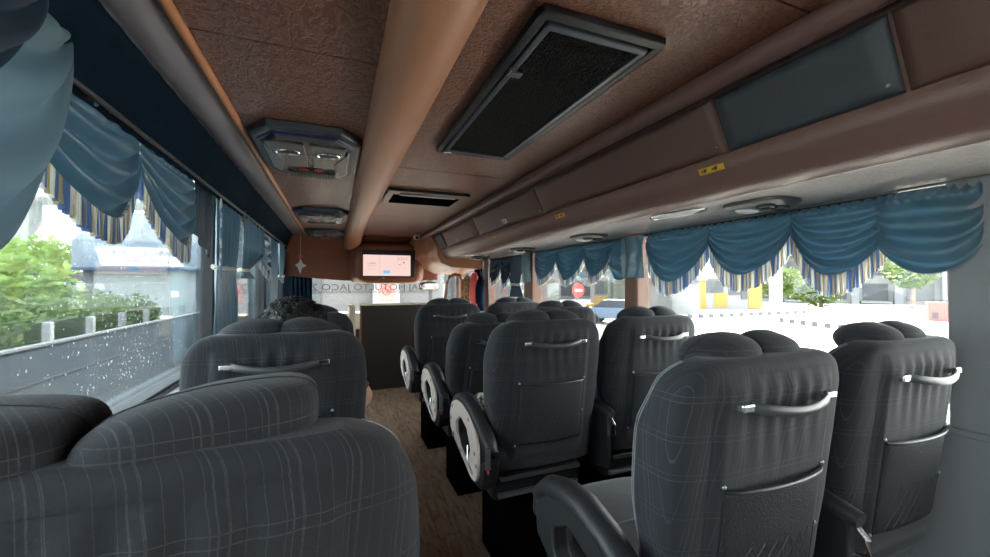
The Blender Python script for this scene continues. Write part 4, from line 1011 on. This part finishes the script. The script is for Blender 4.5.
for a, b, c, d in ((-3.0, -2.4, 0, 2.9), (-1.6, -0.3, 0.2, 1.6), (1.7, 3.0, 0.1, 2.75)): MB().box(a, b, -0.04, 0, c, d).build('yellow_panel', yel_o, t, smooth=False)
for a, b, c, d in ((-2.3, -0.7, 1.6, 2.7), (-0.2, 0.9, 1.4, 2.7), (1.0, 1.6, 1.0, 2.5)): MB().box(a, b, -0.06, 0, c, d).build('window', dk_o, t, smooth=False)
t = thing('concrete_column', 'tall white concrete column standing beside the guard booth', 'column', (34.3, 22.4, G))
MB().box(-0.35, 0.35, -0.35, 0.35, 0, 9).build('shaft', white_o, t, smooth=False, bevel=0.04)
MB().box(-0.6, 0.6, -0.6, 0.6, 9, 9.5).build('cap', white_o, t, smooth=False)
def kerb(name, x0, y0, x1, y1, n, label):
    t = thing(name, label, 'kerb', (x0, y0, G), math.atan2(y1-y0, x1-x0)); L_ = math.hypot(x1-x0, y1-y0); a = MB(); b = MB()
    for k in range(n): (a if k % 2 else b).box(L_*k/n, L_*(k+1)/n, -0.12, 0.12, 0, 0.28)
    a.build('white_block', M['white'], t, smooth=False); b.build('black_block', dk_o, t, smooth=False)
kerb('striped_kerb', 19.0, 21.4, 36.5, 21.2, 34, 'black and white kerb running in front of the kiosk and booth')
kerb('striped_kerb', 26.5, 17.0, 24.7, 12.2, 12, 'nearer black and white kerb end right of the kiosk kerb')
t = thing('white_railing', 'low white railing on the far side of the road', 'railing', (32.5, 17.9, G), math.atan2(-4.3, 6.0))
mb = MB()
for k in range(26): mb.box(k*0.3, k*0.3+0.04, 0, 0.04, 0, 1.0)
mb.box(0, 7.6, 0, 0.05, 0.95, 1.02); mb.build('bars', white_o, t, smooth=False)
t = thing('bin_box', 'red roadside box at the right end of the railing', 'box', (36.8, 13.7, G), -0.9)
MB().box(-0.45, 0.45, -0.3, 0.3, 0, 1.25).build('box_body', M['red'], t, smooth=False, bevel=0.05)
MB().box(-0.3, 0.0, -0.32, -0.3, 0.15, 0.6).build('opening', dk_o, t, smooth=False)
# car park far building with columns and balconies
def office(x, y, rz, W, nb, label, nf=3, fh=3.0):
    t = thing('campus_building', label, 'building', (x, y, G), rz)
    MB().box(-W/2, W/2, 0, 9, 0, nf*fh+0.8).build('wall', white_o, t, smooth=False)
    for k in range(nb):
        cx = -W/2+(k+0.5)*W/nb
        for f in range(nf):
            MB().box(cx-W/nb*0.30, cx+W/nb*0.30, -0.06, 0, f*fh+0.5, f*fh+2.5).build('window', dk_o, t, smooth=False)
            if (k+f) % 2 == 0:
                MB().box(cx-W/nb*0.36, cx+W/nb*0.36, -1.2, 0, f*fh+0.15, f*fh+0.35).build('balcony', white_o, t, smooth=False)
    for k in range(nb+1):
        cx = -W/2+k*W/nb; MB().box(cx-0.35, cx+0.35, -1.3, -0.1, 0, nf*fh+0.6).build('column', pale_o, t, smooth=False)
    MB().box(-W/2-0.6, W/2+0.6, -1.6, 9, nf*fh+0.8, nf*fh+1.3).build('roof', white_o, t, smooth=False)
office(61, 28, -1.05, 34, 9, 'long white balconied building across the road on the right')
office(36, 58, -0.5, 16, 5, 'white two storey building behind the shuttered kiosk', 2)
tree(42.5, 27.8, 4.6, 2.4, 'round tree between the white column and the long white building', 1600, 0.28)
tree(48.0, 26.6, 5.3, 3.4, 'broad yellow green tree in front of the long white building', 2600, 0.32)
tree(53.5, 21.6, 6.2, 2.7, 'tall light tree in front of the right part of the long white building', 1800, 0.3)
tree(15.5, 30.0, 5.2, 2.3, 'green tree behind the no entry sign', 2000, 0.22)
tree(19.6, 33.5, 5.8, 1.6, 'slim green tree left of the small yellow gatehouse', 1400, 0.2)
t = thing('no_entry_sign', 'round red no entry sign on a pole', 'road sign', (13.7, 20.7, G))
MB().tube([(0, 0, 0), (0, 0, 2.2)], 0.04, 8).build('pole', M['steel'], t)
MB().loft([[(0.42*math.cos(2*PI*k/28), y_, 2.05+0.42*math.sin(2*PI*k/28)) for k in range(28)] for y_ in (-0.06, -0.03)]).build('disc', M['red'], t)
MB().box(-0.26, 0.26, -0.075, -0.06, 1.98, 2.12).build('white_bar', M['white'], t, smooth=False)
t = thing('gatehouse', 'small white gatehouse with a yellow front left of the brown post', 'gatehouse', (20.4, 27.4, G), -0.5)
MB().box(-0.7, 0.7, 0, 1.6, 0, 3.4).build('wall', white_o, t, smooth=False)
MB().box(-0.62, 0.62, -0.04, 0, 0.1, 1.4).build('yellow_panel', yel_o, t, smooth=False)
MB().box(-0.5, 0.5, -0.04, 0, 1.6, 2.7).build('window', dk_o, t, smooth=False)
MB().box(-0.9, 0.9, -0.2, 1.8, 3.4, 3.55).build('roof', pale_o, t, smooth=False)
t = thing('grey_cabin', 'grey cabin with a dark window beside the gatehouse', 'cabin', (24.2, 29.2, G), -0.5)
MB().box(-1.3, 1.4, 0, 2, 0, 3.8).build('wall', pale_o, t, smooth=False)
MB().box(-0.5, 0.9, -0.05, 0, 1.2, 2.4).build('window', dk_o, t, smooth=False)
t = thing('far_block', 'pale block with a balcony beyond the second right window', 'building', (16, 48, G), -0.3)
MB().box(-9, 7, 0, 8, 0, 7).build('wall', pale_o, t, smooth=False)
windows_block(t, -9, 7, 1, 6.5, 6, 2, 0, dk_o)
t = thing('yellow_barrier', 'yellow road barrier below the no entry sign', 'barrier', (17.2, 25.0, G), -0.4)
for a in (-0.8, 0.3): MB().prism([(-0.45+a, 0), (0.45+a, 0), (0.25+a, 1.0), (-0.25+a, 1.0)], 'y', -0.2, 0.2).build('barrier_block', yel_o, t, smooth=False, bevel=0.04)

# parked car
def car(x, y, rz, body_m, label):
    t = thing('car', label, 'car', (x, y, G), rz)
    side = [(-2.1, 0.35), (-2.15, 0.75), (-2.0, 0.95), (-1.45, 1.02), (-0.85, 1.42), (0.6, 1.46), (1.35, 1.05), (2.0, 0.92), (2.15, 0.7), (2.1, 0.35)]
    low = [(-2.1, 0.35), (-2.15, 0.75), (-2.0, 0.95), (-1.45, 1.0), (1.35, 1.0), (2.0, 0.92), (2.15, 0.7), (2.1, 0.35)]
    MB().prism(low, 'y', -0.86, 0.86).build('body', body_m, t, smooth=False, bevel=0.08)
    MB().loft([[(-1.5, -0.8, 1.0), (1.4, -0.8, 1.0), (1.4, 0.8, 1.0), (-1.5, 0.8, 1.0)], [(-0.85, -0.62, 1.42), (0.6, -0.62, 1.42), (0.6, 0.62, 1.42), (-0.85, 0.62, 1.42)]]).build('cabin_glass', dk_o, t, smooth=False, bevel=0.03)
    MB().box(-0.85, 0.6, -0.63, 0.63, 1.42, 1.47).build('roof', body_m, t, smooth=False, bevel=0.02)
    for wx in (-1.35, 1.3):
        for wy in (-0.8, 0.8):
            MB().loft([[(wx+0.32*math.cos(2*PI*k/20), wy+s, 0.32+0.32*math.sin(2*PI*k/20)) for k in range(20)] for s in (-0.1, 0.1)]).build('wheel', M['black'], t)
    for wy in (-0.6, 0.6): MB().ellipsoid((2.12, wy, 0.72), (0.05, 0.18, 0.09)).build('headlight', M['white'], t)
car(16.2, 20.0, -0.9, mat('pale_blue_car_paint', (0.14, 0.19, 0.27), 0.35), 'pale blue car outside, between the second row seats')
car(5.5, 14.5, 0.2, M['white'], 'white car ahead seen low through the front right window')
